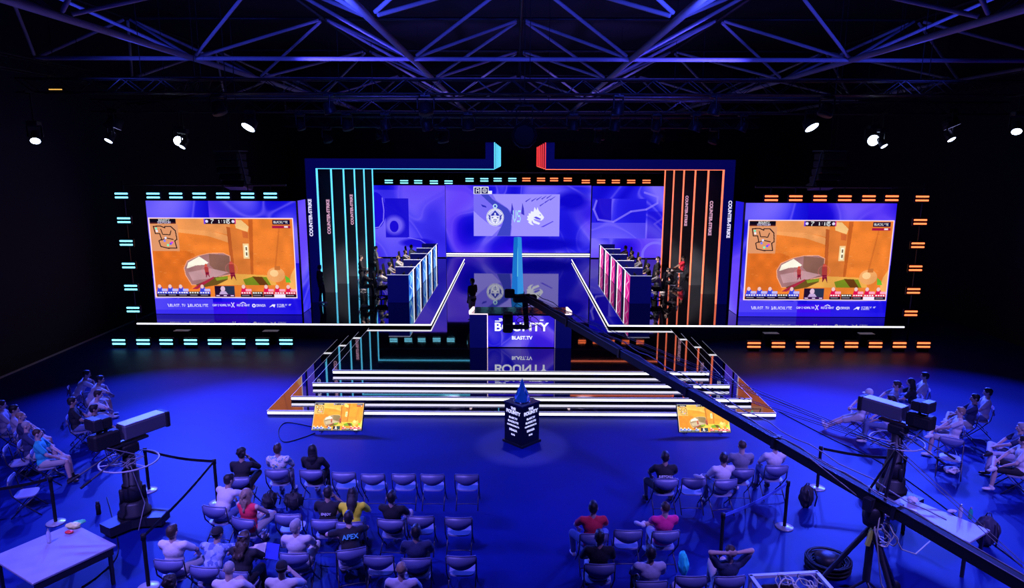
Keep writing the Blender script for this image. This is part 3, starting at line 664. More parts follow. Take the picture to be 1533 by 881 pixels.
# --- trophy plinth ----------------------------------------------------------------
tp = thing('trophy_plinth', 'black square plinth with white sponsor lettering, standing corner-on before the steps', 'plinth', (0, 16.75, 0), 0)
w_ = .44
R45 = Rz(pi / 4)
MB().box((0, 0, .03), (.7, .7, .06), R=R45).build('base', M_black, tp)
MB().box((0, 0, .56), (.62, .62, 1.0), R=R45, taper=1.0).build('body', mat('plinth_black', (.006, .006, .014), .3), tp)
MB().box((0, 0, 1.075), (.66, .66, .03), R=R45).build('top', mat('plinth_top', (.02, .03, .08), .2), tp)
for s in (-1, 1):
    n = Vector((s * sin(pi / 4), -cos(pi / 4), 0)); c0 = n * .314
    for tx, sz, zz, bd in (('THE', .09, .96, .004), ('BOUNTY', .12, .86, .005), ('BLAST.TV', .07, .71, .001), ('BLACKLYTE', .07, .61, .001), ('GAMINGMALTA', .06, .51, 0), ('DRAGA', .08, .39, .001), ('ROG', .06, .27, 0)):
        lettering(tx, sz, mat('plinth_lettering', (.9, .9, .95), .5, emit=(.7, .72, 1), strength=.9), tp, (c0.x, c0.y, zz), (pi / 2, 0, s * pi / 4), bd)
tr = thing('trophy', 'blue faceted crystal trophy on the black plinth', 'trophy', (0, 16.75, 1.09))
M_cr = mat('crystal_blue', (.02, .12, .55), .08, ior=1.6, emit=lin((10, 60, 190)), strength=.35)
mb = MB()
prof = [(.2, 0), (.19, .1), (.155, .2), (.11, .32), (.05, .46), (.004, .58)]
random.seed(5)
vs = []
for j, (r, z) in enumerate(prof):
    for i in range(7): a = 2 * pi * i / 7 + j * .25; rr = r * random.uniform(.82, 1.15); vs.append((rr * cos(a), rr * sin(a), z + random.uniform(-.02, .02) * (j > 0)))
fs = [[j * 7 + i, j * 7 + (i + 1) % 7, (j + 1) * 7 + (i + 1) % 7, (j + 1) * 7 + i] for j in range(5) for i in range(7)] + [list(range(7))[::-1], [35 + i for i in range(7)]]
mb.add(vs, fs).build('crystal', M_cr, tr)
MB().lathe([(.22, -.005), (.22, .015), (.2, .02)], n=24).build('foot', mat('silver', (.6, .6, .7), .2, metal=1), tr)
mb = MB()
for i in range(6): a = i * 1.05; mb.add([(.13 * cos(a), .13 * sin(a), .12), (.17 * cos(a + .3), .17 * sin(a + .3), .2), (.1 * cos(a + .1), .1 * sin(a + .1), .33)], [[0, 1, 2]])
mb.build('shard', mat('silver', (.6, .6, .7), .2, metal=1), tr)

# --- floor monitors -----------------------------------------------------------------
GS = Canvas(232, 131); GS.a = GAME.a[::2, ::2][:131, :232].copy(); 
GS.a = np.clip(GS.a * np.array([1.08, 1.18, 1.0]) + np.array([10, 22, 0]), 0, 255)
for s, side, xa, xb in ((-1, 'left', -5.5, -4.2), (1, 'right', 4.13, 5.46)):
    t = thing('floor_monitor', 'tilted floor monitor showing the orange game picture before the %s end of the steps' % side, 'monitor', ((xa + xb) / 2, 17.12, 0))
    w = xb - xa; th = radians(38)
    R = Rx(-th); u = R @ Vector((0, 0, 1)); n = R @ Vector((0, -1, 0))
    MB().box(tuple(u * .43 + Vector((0, .035, .06))), (w + .04, .05, .8), R=R, bev=.012).build('casing', M_black, t)
    p0 = u * .8 + n * -.0 + Vector((-w / 2, 0, .06)) + n * .002
    led_mesh('display', GS, tuple(p0), (w, 0, 0), tuple(-u * .74), t, 1.15)
    MB().tube((-w * .35, .1, .05), (-w * .35, .62, .02), .018).tube((-w * .35, .6, .02), (-w * .35, .4, .5), .018).build('stand_leg', M_dark, t)
    MB().tube((w * .35, .1, .05), (w * .35, .62, .02), .018).tube((w * .35, .6, .02), (w * .35, .4, .5), .018).build('stand_leg', M_dark, t)

# ================================================================== ROOF AND RIGGING
rf = thing('roof_frame', 'bolted steel space frame of the hall roof with crossing diagonal struts', 'roof frame', (0, 0, 0))
ROWS = [11.0, 18.0, 25.2, 31.4, 41.2, 52.0]; NX = [-16.9, -11.4, -3.8, 3.8, 11.4, 19.0]; ZB, ZT = 10.5, 12.4
for y in ROWS[2:]: MB().tube((-16.95, y, ZB), (19.4, y, ZB), .075 if y < 50 else .06, n=8).build('cross_chord', M_beam, rf)
for x in NX[1:]: MB().tube((x, 9, ZB), (x, 52, ZB), .1, n=8).build('long_chord', M_beam, rf)
AX = [-15.2, -7.6, 0, 7.6, 15.2]
for j in range(len(ROWS) - 1):
    ym = (ROWS[j] + ROWS[j + 1]) / 2
    for a in AX:
        for x in (a - 3.8, a + 3.8):
            x = max(x, -16.9)
            for y in (ROWS[j], ROWS[j + 1]):
                p = Vector((x, y, ZB)); q = Vector((a, ym, ZT)); d = (q - p)
                MB().tube(p + d * .05, q - d * .05, .06, n=6).build('diagonal_strut', M_beam, rf)
    MB().tube((-15.2, ym, ZT), (15.2, ym, ZT), .07, n=6).build('top_chord', M_trussdark, rf)
for a in AX: MB().tube((a, 14.5, ZT), (a, 46.6, ZT), .07, n=6).build('top_chord', M_trussdark, rf)

def box_truss(p, q, label, h=.42, hang=True, mt=None):
    p = Vector(p); q = Vector(q); L = (q - p).length
    t = thing('lighting_truss', label, 'truss', (p + q) / 2, atan2(q.y - p.y, q.x - p.x), 'lighting trusses')
    mt = mt or M_trussdark
    for y in (-h / 2, h / 2):
        for z in (-h / 2, h / 2): MB().tube((-L / 2, y, z), (L / 2, y, z), .026, n=6).build('chord', mt, t)
    mb = MB(); n = max(2, int(L / .55)); s = L / n
    for i in range(n):
        x0 = -L / 2 + i * s; x1 = x0 + s; a, b = (-1, 1) if i % 2 else (1, -1)
        for y in (-h / 2, h / 2): mb.tube((x0, y, a * h / 2), (x1, y, b * h / 2), .013, n=4)
        for z in (-h / 2, h / 2): mb.tube((x0, a * h / 2, z), (x1, b * h / 2, z), .013, n=4)
    mb.build('lattice', mt, t)
    if hang:
        for x in (-L * .38, 0, L * .38): MB().tube((x, 0, h / 2), (x, 0, 13.97 - p.z), .012, n=5).build('hoist_chain', M_trussdark, t)
    return t
TR = [box_truss((-15.5, 26, 8.95), (17.5, 26, 8.95), 'wide lighting truss above the front edge of the stage'),
      box_truss((-15.7, 22.5, 9.3), (16.2, 22.5, 9.3), 'lighting truss over the front steps, nearest of the wide ones'),
      box_truss((-9.8, 29.6, 8.6), (9.8, 29.6, 8.6), 'lighting truss just before the teal and orange portal headers'),
      box_truss((-10.2, 35.5, 8.9), (10.2, 35.5, 8.9), 'lighting truss crossing above the players'),
      box_truss((-10.5, 24, 9.5), (-16.2, 30, 9.5), 'short angled lighting truss above the left game screen'),
      box_truss((13.4, 23.2, 9.5), (14.1, 30, 9.5), 'short angled lighting truss above the right game screen'),
      box_truss((-15.9, 20, 10.0), (-15.9, 32, 10.0), 'side lighting truss along the left wall'),
      box_truss((17.9, 20, 10.0), (17.9, 32, 10.0), 'side lighting truss along the right wall')]
# steel girders half seen between the trusses
for i, (x0, y0, x1, y1, z) in enumerate([(-13, 28.2, -4, 28.2, 9.5), (4, 28.2, 14, 28.2, 9.5), (-9, 38.6, 9, 38.6, 9.3), (-15, 33.5, 16, 33.5, 9.9)]):
    t = thing('rigging_pipe', ['long rigging pipe left of centre before the portals', 'long rigging pipe right of centre before the portals', 'rigging pipe far back over the runway', 'longest rigging pipe running wall to wall'][i], 'pipe', ((x0 + x1) / 2, y0, z), 0, 'rigging pipes')
    MB().tube((x0 - (x0 + x1) / 2, 0, 0), (x1 - (x0 + x1) / 2, 0, 0), .045, n=8).build('tube', M_truss, t)
    for x in ((x0 - x1) * .3, (x1 - x0) * .3): MB().tube((x, 0, 0), (x, 0, 13.97 - z), .01, n=5).build('drop_wire', M_trussdark, t)

def moving_head(pos, aim, lit, label, r=.17, top=None, group='moving head lamps'):
    p = Vector(pos); d = (Vector(aim) - p).normalized()
    t = thing('moving_head_lamp', label, 'stage light', p, 0, group)
    R = d.to_track_quat('Z', 'Y').to_matrix()
    MB().lathe([(r * .55, -.34), (r * .9, -.3), (r, -.1), (r * 1.06, .0), (r * 1.06, .03), (r * .96, .03)], R=R, n=20).build('head', M_dark, t)
    MB().lathe([(.002, .045), (r * .98, .036)], R=R, n=20).build('lens', {2: M_lens, 1: M_lensdim}.get(lit, M_black), t)
    rd = Vector((-d.y, d.x, 0)).normalized() if abs(d.z) < .99 else Vector((1, 0, 0))
    c = -d * .13; yk = [c + rd * (r + .05), c + rd * (r + .05) + Vector((0, 0, .34)), c - rd * (r + .05) + Vector((0, 0, .34)), c - rd * (r + .05)]
    mb = MB(); 
    for a, b in zip(yk, yk[1:]): mb.tube(a, b, .028, n=6)
    mb.build('yoke', M_trussdark, t)
    MB().box(c + Vector((0, 0, .42)), (.34, .26, .14), bev=.02).build('base', M_dark, t)
    zt = top if top else 9.1
    ty = min((26, 22.5, 29.6, 35.5), key=lambda v: abs(v - p.y)); zb = {26: 8.95, 22.5: 9.3, 29.6: 8.6, 35.5: 8.9}[ty] - .21
    MB().tube(c + Vector((0, 0, .48)), (c.x, c.y, zb - p.z - .02), .025, n=6).box((c.x, (ty - p.y + c.y) / 2, zb - p.z - .02), (.05, abs(ty - p.y - c.y) + .5, .05)).build('clamp_pole', M_trussdark, t)
    return t
MH = [((372, 190), 25.6, (-0.35, -0.5, -0.8), 2, .25, 'big lit blue stage light left of centre, brightest of its side'),
      ((268, 211), 25.6, (0.12, -1, -0.3), 2, .18, 'lit blue stage light over the left game screen, upper of two'),
      ((273, 219), 25.2, (-0.35, -0.5, -0.8), 2, .12, 'small lit stage light touching the larger one over the left screen'),
      ((170, 189), 25.6, (-0.4, -0.16, -0.9), 1, .27, 'stage light seen edge-on with a pale rim, far left'),
      ((163, 210), 25.4, (-0.3, -0.5, -0.8), 2, .14, 'small lit stage light below the edge-on one, far left'),
      ((53, 210), 22.0, (0.3, -0.6, -0.75), 2, .14, 'leftmost lit stage light beside the left wall'),
      ((1215, 190), 25.6, (0.35, -0.5, -0.8), 2, .25, 'big lit blue stage light right of centre'),
      ((1307, 210), 25.6, (-0.12, -1, -0.3), 2, .2, 'lit blue stage light over the right game screen, facing the camera'),
      ((1323, 218), 25.2, (0.35, -0.5, -0.8), 2, .12, 'small tilted lit stage light beside the bright one at right'),
      ((1425, 189), 25.6, (0.4, -0.16, -0.9), 1, .27, 'stage light seen edge-on with a pale rim, far right'),
      ((1424, 208), 25.4, (0.3, -0.5, -0.8), 2, .14, 'small lit stage light below the edge-on one, far right'),
      ((1522, 196), 22.0, (-0.3, -0.6, -0.75), 2, .14, 'rightmost lit stage light beside the right wall')]
for px, Y, aim, lit, r, lab in MH:
    p = V(px[0], px[1], Y); moving_head(p, p + Vector(aim) * 5, lit, lab, r, 8.9 if Y > 23 else 9.3)
k = 0
for tr_, xs in ((0, (-6.3, -4.9, -3.4, -1.9, 1.9, 3.4, 4.9, 6.3, 8.0, -8.0)), (1, (-9.5, -6, -3, 3, 6, 9.5)), (2, (-8, -5.6, -3.2, 3.2, 5.6, 8)), (3, (-7, -4, 4, 7))):
    yy = (26, 22.5, 29.6, 35.5)[tr_]; zz = (8.95, 9.3, 8.6, 8.9)[tr_]
    for j, x in enumerate(xs):
        moving_head((x, yy, zz - .78), (x * .6, yy + random.uniform(-3, 4), 0), 0, 'unlit dark stage light on the %s truss, %s from the left' % (('stage-edge', 'nearest wide', 'portal', 'players')[tr_], ['first', 'second', 'third', 'fourth', 'fifth', 'sixth', 'seventh', 'eighth', 'ninth', 'tenth'][sorted(xs).index(x)]), random.choice((.15, .19, .22)), zz - .2, 'unlit stage lights')
# big centre ring light and hanging speaker arrays
wl = thing('work_lamp', 'small amber work lamp glowing high at the upper left', 'lamp', V(83, 134, 25.5))
MB().box((0, .05, 0), (.5, .08, .08), bev=.01).tube((0, .05, 0), (0, .05, 4), .01).build('housing', M_black, wl); MB().box((0, 0, 0), (.46, .03, .035)).build('tube', mat('amber_glow', (.8, .4, .1), .5, emit=(.8, .42, .08), strength=1.2), wl)
cl = thing('ring_blinder', 'large dark octagonal hanging lamp at the centre above the runway gap', 'stage light', V(785, 203, 27))
Rr = Rx(pi / 2)
MB().lathe([(.42, -.2), (.5, -.15), (.5, .12), (.42, .16), (.4, .1)], R=Rr, n=8, smooth=False).build('housing', M_black, cl)
MB().path([(.48 * cos(a), -.17, .48 * sin(a)) for a in [pi + .39 + i * pi / 4 for i in range(4)]], .02, 6).build('rim', M_truss, cl)
MB().tube((-.3, 0, .4), (-.3, 0, 1.1), .025).tube((.3, 0, .4), (.3, 0, 1.1), .025).tube((0, 0, 1.05), (0, 0, 6), .015).box((0, 0, 1.1), (.7, .06, .06)).build('bracket', M_trussdark, cl)
for s, side, px in ((-1, 'left', 345), (1, 'right', 1243)):
    p = V(px, 228, 26.7)
    t = thing('speaker_array', 'hanging column of black loudspeakers above the %s game screen' % side, 'loudspeaker', p, s * .25)
    MB().box((0, 0, .04), (1.1, .6, .05)).box((-.5, -.28, .03), (.04, .04, .1)).build('rigging_bar', M_truss, t)
    MB().tube((0, 0, .06), (0, 0, 6.5), .02).tube((.3, .1, .06), (.3, .1, 6.5), .015).build('hanger', M_trussdark, t)
    for k in range(5):
        a = k * .09
        MB().box((0, -.02 + .02 * k * k, -.16 - k * .27), (1.02, .55, .25), R=Rx(-a), bev=.03).build('cabinet', M_dark, t)
        MB().box((0, -.3 + .02 * k * k - k * .006, -.16 - k * .27 + k * .01), (.96, .01, .2), R=Rx(-a)).build('grille', M_black, t)
    MB().tube((.53, -.2, 0), (.53, -.2 + .35, -1.35), .02).tube((-.53, -.2, 0), (-.53, -.2 + .35, -1.35), .02).build('side_rail', M_truss, t)

# ================================================================== PEOPLE
VOX = {}
def voxel_mesh(mb, name, vox, smooth=2, dec=1.0):
    me = mb.mesh(name, [])
    o = bpy.data.objects.new('work', me); COL.objects.link(o)
    r = o.modifiers.new('r', 'REMESH'); r.mode = 'VOXEL'; r.voxel_size = vox; r.use_smooth_shade = True
    if smooth: s = o.modifiers.new('s', 'SMOOTH'); s.iterations = smooth; s.factor = .5
    if dec < 1: d = o.modifiers.new('d', 'DECIMATE'); d.ratio = dec
    bpy.context.view_layer.update()
    out = bpy.data.meshes.new_from_object(o.evaluated_get(bpy.context.evaluated_depsgraph_get()))
    bpy.data.objects.remove(o); bpy.data.meshes.remove(me)
    out.name = name; out.materials.clear(); out.materials.append(None)
    out.polygons.foreach_set('use_smooth', [True] * len(out.polygons))
    return out
def cap(mb, p, q, r0, r1, n=10):
    mb.tube(p, q, r0, r1, n); mb.ell(p, (r0,) * 3, n=n, k=6); mb.ell(q, (r1,) * 3, n=n, k=6)
def ik(a, t, l1, l2, pole):
    a = Vector(a); t = Vector(t); d = t - a; L = min(d.length, (l1 + l2) * .995); dn = d.normalized(); t = a + dn * L
    x = (l1 * l1 - l2 * l2 + L * L) / (2 * L); h = sqrt(max(0, l1 * l1 - x * x))
    pl = Vector(pole); pl = (pl - dn * pl.dot(dn)).normalized()
    return a + dn * x + pl * h, t
# a pose: torso lean, head yaw / pitch, wrist targets and feet, in the sitter's own frame (facing +y, seat 0.45 high)
LAP = [((-.15, .26, .62), (-.8, -.3, -.2)), ((.15, .26, .62), (.8, -.3, -.2))]
FLAT = [(-.13, .44), (.13, .44)]
POSES = {
 'lap': dict(lean=-4, head=(0, 4), w=LAP, legs='flat'),
 'lapleft': dict(lean=-4, head=(28, 2), w=LAP, legs='flat'),
 'lapright': dict(lean=-2, head=(-30, 0), w=[LAP[0], ((.1, .3, .66), (.8, -.2, 0))], legs='cross'),
 'cross': dict(lean=-8, head=(8, 0), w=[((-.06, .3, .7), (-.8, -.3, 0)), ((.1, .24, .68), (.8, -.3, 0))], legs='cross'),
 'phone': dict(lean=20, head=(0, 28), w=[((-.06, .42, .8), (-.8, -.3, -.4)), ((.07, .42, .8), (.8, -.3, -.4))], legs='flat'),
 'lean': dict(lean=30, head=(-14, 10), w=[((-.16, .42, .66), (-.8, .1, .2)), ((.1, .46, .68), (.8, .1, .2))], legs='flat'),
 'chin': dict(lean=12, head=(6, 10), w=[((-.1, .36, .66), (-.8, -.3, 0)), ((.07, .27, .99), (.7, .2, -.8))], legs='cross'),
 'recline': dict(lean=-16, head=(0, 10), w=[((-.1, .14, .72), (-1, -.2, .1)), ((.08, .16, .74), (1, -.2, .1))], legs='stretch'),
 'behind': dict(lean=-12, head=(4, 4), w=[((-.08, -.27, 1.22), (-1, .1, .3)), ((.08, -.27, 1.22), (1, .1, .3))], legs='high'),
 'spread': dict(lean=0, head=(-6, 6), w=[((-.2, .3, .62), (-1, -.2, .1)), ((.2, .3, .62), (1, -.2, .1))], legs='wide'),
 'desk': dict(lean=8, head=(0, 4), w=[((-.17, .45, .82), (-.8, -.2, -.4)), ((.17, .45, .82), (.8, -.2, -.4))], legs='flat'),
 'stand': dict(lean=1, head=(12, 6), w=[((-.2, .1, .84), (-.7, -.6, 0)), ((.12, .25, 1.12), (.8, -.5, -.5))], legs='stand'),
 'standhip': dict(lean=-2, head=(30, 4), w=[((-.24, .0, .86), (-.6, -.7, 0)), ((.2, .02, 1.0), (1, -.8, 0))], legs='stand'),
}
UA, FA, TH, SH = .285, .255, .43, .43
def skeleton(name):
    p = POSES[name]; st = p['legs'] == 'stand'
    P0 = Vector((0, -.07, .535)) if not st else Vector((0, 0, .97))
    a = radians(p['lean']); d = Vector((0, sin(a), cos(a)))
    neck = P0 + d * .5
    hd = (d * .4 + Vector((0, .12, 1)) * .6).normalized()
    hc = neck + hd * .155
    s = dict(P0=P0, d=d, neck=neck, hc=hc, R=Matrix.Rotation(a * -1, 3, 'X'))
    s['H'] = Rz(radians(p['head'][0])) @ Rx(-radians(p['head'][1]))
    s['arms'] = []
    for sg, (w, pole) in zip((-1, 1), p['w']):
        sh = P0 + d * .445 + Vector((sg * .185, 0, 0)); e, w = ik(sh, w, UA, FA, pole); s['arms'].append((sh, e, w))
    legs = []
    for sg in (-1, 1):
        hip = P0 + Vector((sg * .095, .02, -.02)); k = p['legs']
        if k == 'flat': t, pl = (sg * .13, .42, .085), (0, .6, 1)
        elif k == 'wide': t, pl = (sg * .26, .40, .085), (sg * .5, .6, 1)
        elif k == 'stretch': t, pl = (sg * .09, .80, .10), (0, .2, 1)
        elif k == 'high': t, pl = (sg * .10 + .02, .36, .30), (0, .1, 1)
        elif k == 'stand': t, pl = (sg * .11, .02 + sg * .05, .085), (0, 1, 0)
        else: t, pl = ((-.11, .42, .085), (0, .6, 1)) if sg < 0 else ((-.20, .46, .56), (1, .35, .35))
        kn, t = ik(hip, t, TH, SH, pl)
        legs.append((hip, kn, t))
    s['legs'] = legs; s['kind'] = p['legs']; return s
SK = {}
def sk(n):
    if n not in SK: SK[n] = skeleton(n)
    return SK[n]
def foot_dir(s, i):
    hip, kn, an = s['legs'][i]
    if s['kind'] == 'stretch': return Vector((0, .45, .9)).normalized()
    if s['kind'] == 'high': return Vector((0, .9, -.25)).normalized()
    if s['kind'] in ('cross',) and i == 1: return Vector((-.55, .8, -.05)).normalized()
    return Vector(((-1, 1)[i] * .15, 1, -.02)).normalized()
def body_mesh(pose):
    key = ('body', pose)
    if key in VOX: return VOX[key]
    s = sk(pose); mb = MB(); R = s['R']; P0, d = s['P0'], s['d']
    mb.ell(P0, (.155, .11, .11), R=R); mb.ell(P0 + d * .17, (.13, .095, .15), R=R); mb.ell(P0 + d * .34, (.155, .105, .16), R=R)
    cap(mb, P0 + d * .44 + Vector((-.13, 0, 0)), P0 + d * .44 + Vector((.13, 0, 0)), .062, .062)
    cap(mb, s['neck'] - d * .03, s['hc'] + Vector((0, -.012, -.05)), .058, .052)
    H, hc = s['H'], s['hc']; T = lambda v: hc + H @ Vector(v)
    mb.ell(T((0, -.008, .022)), (.074, .092, .092), R=H); mb.ell(T((0, .018, -.035)), (.058, .066, .08), R=H); mb.ell(T((0, .035, -.075)), (.038, .04, .034), R=H)
    cap(mb, T((0, .084, .012)), T((0, .108, -.028)), .009, .015, 8); mb.ell(T((0, .08, .038)), (.045, .016, .012), R=H)
    mb.ell(T((0, .083, -.056)), (.024, .012, .009), R=H)
    for sg in (-1, 1): mb.ell(T((sg * .076, -.005, -.005)), (.012, .022, .034), R=H @ Rz(sg * .4)); mb.ell(T((sg * .034, .07, -.015)), (.018, .014, .014), R=H)
    for sg, (sh, e, w) in zip((-1, 1), s['arms']):
        cap(mb, sh, e, .05, .04); cap(mb, e, w, .041, .027)
        fd = (w - e).normalized(); pn = Vector((0, 0, -1)); pn = (pn - fd * pn.dot(fd)); pn = pn.normalized() if pn.length > .1 else Vector((0, 1, 0))
        if pose in ('behind',): pn = Vector((0, 1, 0))
        sd = fd.cross(pn).normalized() * sg
        Rm = Matrix((sd, fd, pn)).transposed()
        mb.ell(w + fd * .05, (.041, .052, .016), R=Rm, n=12, k=7)
        for i, ln in enumerate((.066, .076, .072, .056)):
            b0 = w + fd * .088 + sd * (.030 - i * .020); k1 = b0 + (fd * .86 + pn * .5).normalized() * ln * .55; k2 = k1 + (fd * .35 + pn * .93).normalized() * ln * .5
            cap(mb, b0, k1, .0105, .0098, 6); cap(mb, k1, k2, .0098, .0086, 6)
        b0 = w + fd * .028 + sd * .034; k1 = b0 + (sd * .7 + fd * .6 + pn * .25).normalized() * .042; k2 = k1 + (fd * .85 + sd * .15 + pn * .4).normalized() * .034
        cap(mb, b0, k1, .014, .012, 6); cap(mb, k1, k2, .012, .0095, 6)
    for i, (hip, kn, an) in enumerate(s['legs']):
        cap(mb, hip, kn, .082, .056); m_ = kn + (an - kn) * .33; cap(mb, kn, m_, .052, .054); cap(mb, m_, an, .054, .034)
        fd = foot_dir(s, i); cap(mb, an + Vector((0, -.0, -.03)), an + Vector((0, 0, -.035)) + fd * .13, .033, .026)
    VOX[key] = voxel_mesh(mb, 'body', .0085, 2, .35); return VOX[key]
def shirt_mesh(pose, sleeve):
    key = ('shirt', pose, sleeve)
    if key in VOX: return VOX[key]
    s = sk(pose); mb = MB(); R = s['R']; P0, d = s['P0'], s['d']; g = .016
    lo = -.02 if s['kind'] != 'stand' else -.1
    mb.ell(P0 + d * (.03 + lo), (.165 + g, .115 + g, .12), R=R); mb.ell(P0 + d * .17, (.145 + g, .105 + g, .16), R=R); mb.ell(P0 + d * .34, (.165 + g, .108 + g, .155), R=R)
    cap(mb, P0 + d * .43 + Vector((-.135, -.005, 0)), P0 + d * .43 + Vector((.135, -.005, 0)), .076, .076)
    for a in (-.05, .05): mb.ell(P0 + d * .49 + Vector((a, -.01, 0)), (.05, .06, .03), R=R)
    if sleeve == 'hood': mb.ell(s['neck'] + Vector((0, -.07, .0)), (.11, .06, .07))
    if sleeve != 'none':
        for sh, e, w in s['arms']:
            if sleeve == 'short': q = sh + (e - sh) * .68; cap(mb, sh, q, .068, .062)
            else: cap(mb, sh, e, .067, .056); cap(mb, e, e + (w - e) * .9, .055, .04)
    VOX[key] = voxel_mesh(mb, 'shirt', .014, 9, .6); return VOX[key]
def trouser_mesh(pose, short):
    key = ('trousers', pose, short)
    if key in VOX: return VOX[key]
    s = sk(pose); mb = MB(); R = s['R']; P0 = s['P0']
    mb.ell(P0 + Vector((0, .0, -.01)), (.172, .125, .115), R=R)
    for hip, kn, an in s['legs']:
        if short: q = hip + (kn - hip) * .86; cap(mb, hip, q, .1, .082)
        else: cap(mb, hip, kn, .098, .07); cap(mb, kn, kn + (an - kn) * .92, .068, .052)
    VOX[key] = voxel_mesh(mb, 'trousers', .014, 5, .6); return VOX[key]
def shoe_meshes(pose):
    key = ('shoes', pose)
    if key in VOX: return VOX[key]
    s = sk(pose); out = []
    for i, (hip, kn, an) in enumerate(s['legs']):
        fd = foot_dir(s, i); sh = (an - kn).normalized(); dn = (sh - fd * sh.dot(fd)).normalized() if abs(sh.dot(fd)) < .95 else Vector((0, 0, -1))
        mb = MB(); sd = fd.cross(dn)
        Rm = Matrix((sd, fd, -dn)).transposed()
        mb.ell(an + dn * .028 - fd * .02, (.043, .06, .045), R=Rm); mb.ell(an + dn * .042 + fd * .08, (.048, .1, .034), R=Rm); cap(mb, an + dn * -.03, an + dn * .02, .044, .042)
        out.append(voxel_mesh(mb, 'shoe', .012, 1, .7))
    VOX[key] = out; return out
def hair_mesh(kind):
    key = ('hair', kind)
    if key in VOX: return VOX[key]
    mb = MB(); rs = random.Random(3)
    if kind == 'buzz': mb.ell((0, -.014, .03), (.0775, .093, .091))
    elif kind in ('short', 'curly', 'bun'):
        mb.ell((0, -.016, .034), (.083, .098, .096)); mb.ell((0, -.045, -.012), (.074, .06, .07)); mb.ell((0, .03, .085), (.062, .055, .045))
        if kind == 'curly':
            for i in range(60):
                a = rs.uniform(0, 6.28); b = rs.uniform(-.1, 1.5); v = Vector((cos(a) * cos(b) * .09, sin(a) * cos(b) * .1 - .02, sin(b) * .1 + .03))
                if v.y < .05 or v.z > .08: mb.ell(v, (.025,) * 3, n=7, k=5)
        if kind == 'bun': mb.ell((0, -.11, .05), (.045, .04, .045))
    elif kind in ('long', 'longwavy'):
        mb.ell((0, -.014, .03), (.086, .1, .1)); mb.ell((0, -.05, -.05), (.088, .06, .12)); mb.ell((0, -.075, -.15), (.092, .045, .13)); mb.ell((0, -.08, -.24), (.07, .03, .1))
        for sg in (-1, 1): mb.ell((sg * .075, -.01, -.07), (.022, .045, .12))
        if kind == 'longwavy':
            for i in range(30): mb.ell((rs.uniform(-.09, .09), rs.uniform(-.12, -.06), rs.uniform(-.3, .04)), (.025, .02, .04), n=7, k=5)
    elif kind == 'cap':
        mb.ell((0, -.010, .032), (.086, .1, .094)); mb.ell((0, -.04, -.0), (.078, .066, .06))
    VOX[key] = voxel_mesh(mb, 'hair', .01, 1 if kind in ('curly', 'longwavy') else 2, .6); return VOX[key]
def cap_brim(back):
    key = ('brim', back)
    if key in VOX: return VOX[key]
    s = -1 if back else 1
    pts = [(.075 * cos(t), s * (.07 + .085 * sin(t))) for t in [pi * i / 10 for i in range(11)]]
    if s < 0: pts = pts[::-1]
    me = MB().prism(pts, .02, .03).mesh('brim', []); me.materials.append(None); VOX[key] = me; return me
def eyes_mesh():
    if 'eyes' in VOX: return VOX['eyes']
    me = MB().ell((-.031, .076, .008), (.012,) * 3, n=8, k=6).ell((.031, .076, .008), (.012,) * 3, n=8, k=6).mesh('eyes', []); me.materials.append(M_eye); VOX['eyes'] = me; return me
def headset_mesh():
    if 'hs' in VOX: return VOX['hs']
    mb = MB().path([(.09 * cos(a), -.005, .03 + .112 * sin(a)) for a in [pi * i / 12 for i in range(13)]], .013, 6)
    for sg in (-1, 1): mb.lathe([(.001, -.02), (.04, -.02), (.044, 0), (.04, .02), (.001, .02)], c=(sg * .092, -.002, 0), R=Ry(pi / 2), n=14)
    mb.path([(-.1, 0, -.02), (-.08, .07, -.05), (-.03, .1, -.06)], .005, 5)
    me = mb.mesh('headset', []); me.materials.append(M_black); VOX['hs'] = me; return me
def setm(o, m):
    o.material_slots[0].link = 'OBJECT'; o.material_slots[0].material = m
HAIR = {'black': mat('hair_black', (.012, .01, .014), .5, bump=.4, bscale=60), 'brown': mat('hair_brown', (.05, .03, .022), .5, bump=.4, bscale=60),
        'grey': mat('hair_grey', (.38, .36, .38), .6, bump=.3, bscale=60), 'blonde': mat('hair_blonde', (.34, .22, .15), .5, bump=.4, bscale=60), 'red': mat('hair_auburn', (.16, .06, .04), .5, bump=.4, bscale=60)}
CL = {'white': mat('cloth_white', (.74, .70, .72), .85, bump=.25, bscale=18), 'black': mat('cloth_black', (.014, .014, .022), .85, bump=.25, bscale=18), 'navy': mat('cloth_navy', (.03, .04, .12), .85, bump=.25, bscale=18),
      'grey': mat('cloth_grey', (.25, .25, .32), .85, bump=.25, bscale=18), 'lav': mat('cloth_pale_blue', (.5, .48, .62), .85, bump=.25, bscale=18), 'teal': mat('cloth_teal', (.03, .55, .62), .85, bump=.25, bscale=18),
      'red': mat('cloth_red', (.9, .03, .08), .85, bump=.25, bscale=18), 'magenta': mat('cloth_magenta', (1.0, .03, .25), .85, bump=.25, bscale=18), 'yellow': mat('cloth_yellow', (1.0, .95, .03), .8, bump=.2, bscale=18),
      'denim': mat('cloth_denim', (.14, .2, .42), .85, var=.5, vscale=25), 'jeans': mat('cloth_jeans', (.12, .16, .34), .85, var=.3, vscale=10), 'khaki': mat('cloth_khaki', (.5, .46, .44), .85, bump=.25, bscale=18),
      'floral': floral('cloth_floral', [(.85, .82, .8), (.8, .8, .85), (.05, .2, .45), (.9, .88, .85), (.1, .45, .5), (.75, .7, .3), (.85, .85, .88)], 22), 'tie': floral('cloth_tiedye', [(.12, .2, .5), (.3, .4, .7), (.1, .15, .4), (.4, .5, .8)], 12)}
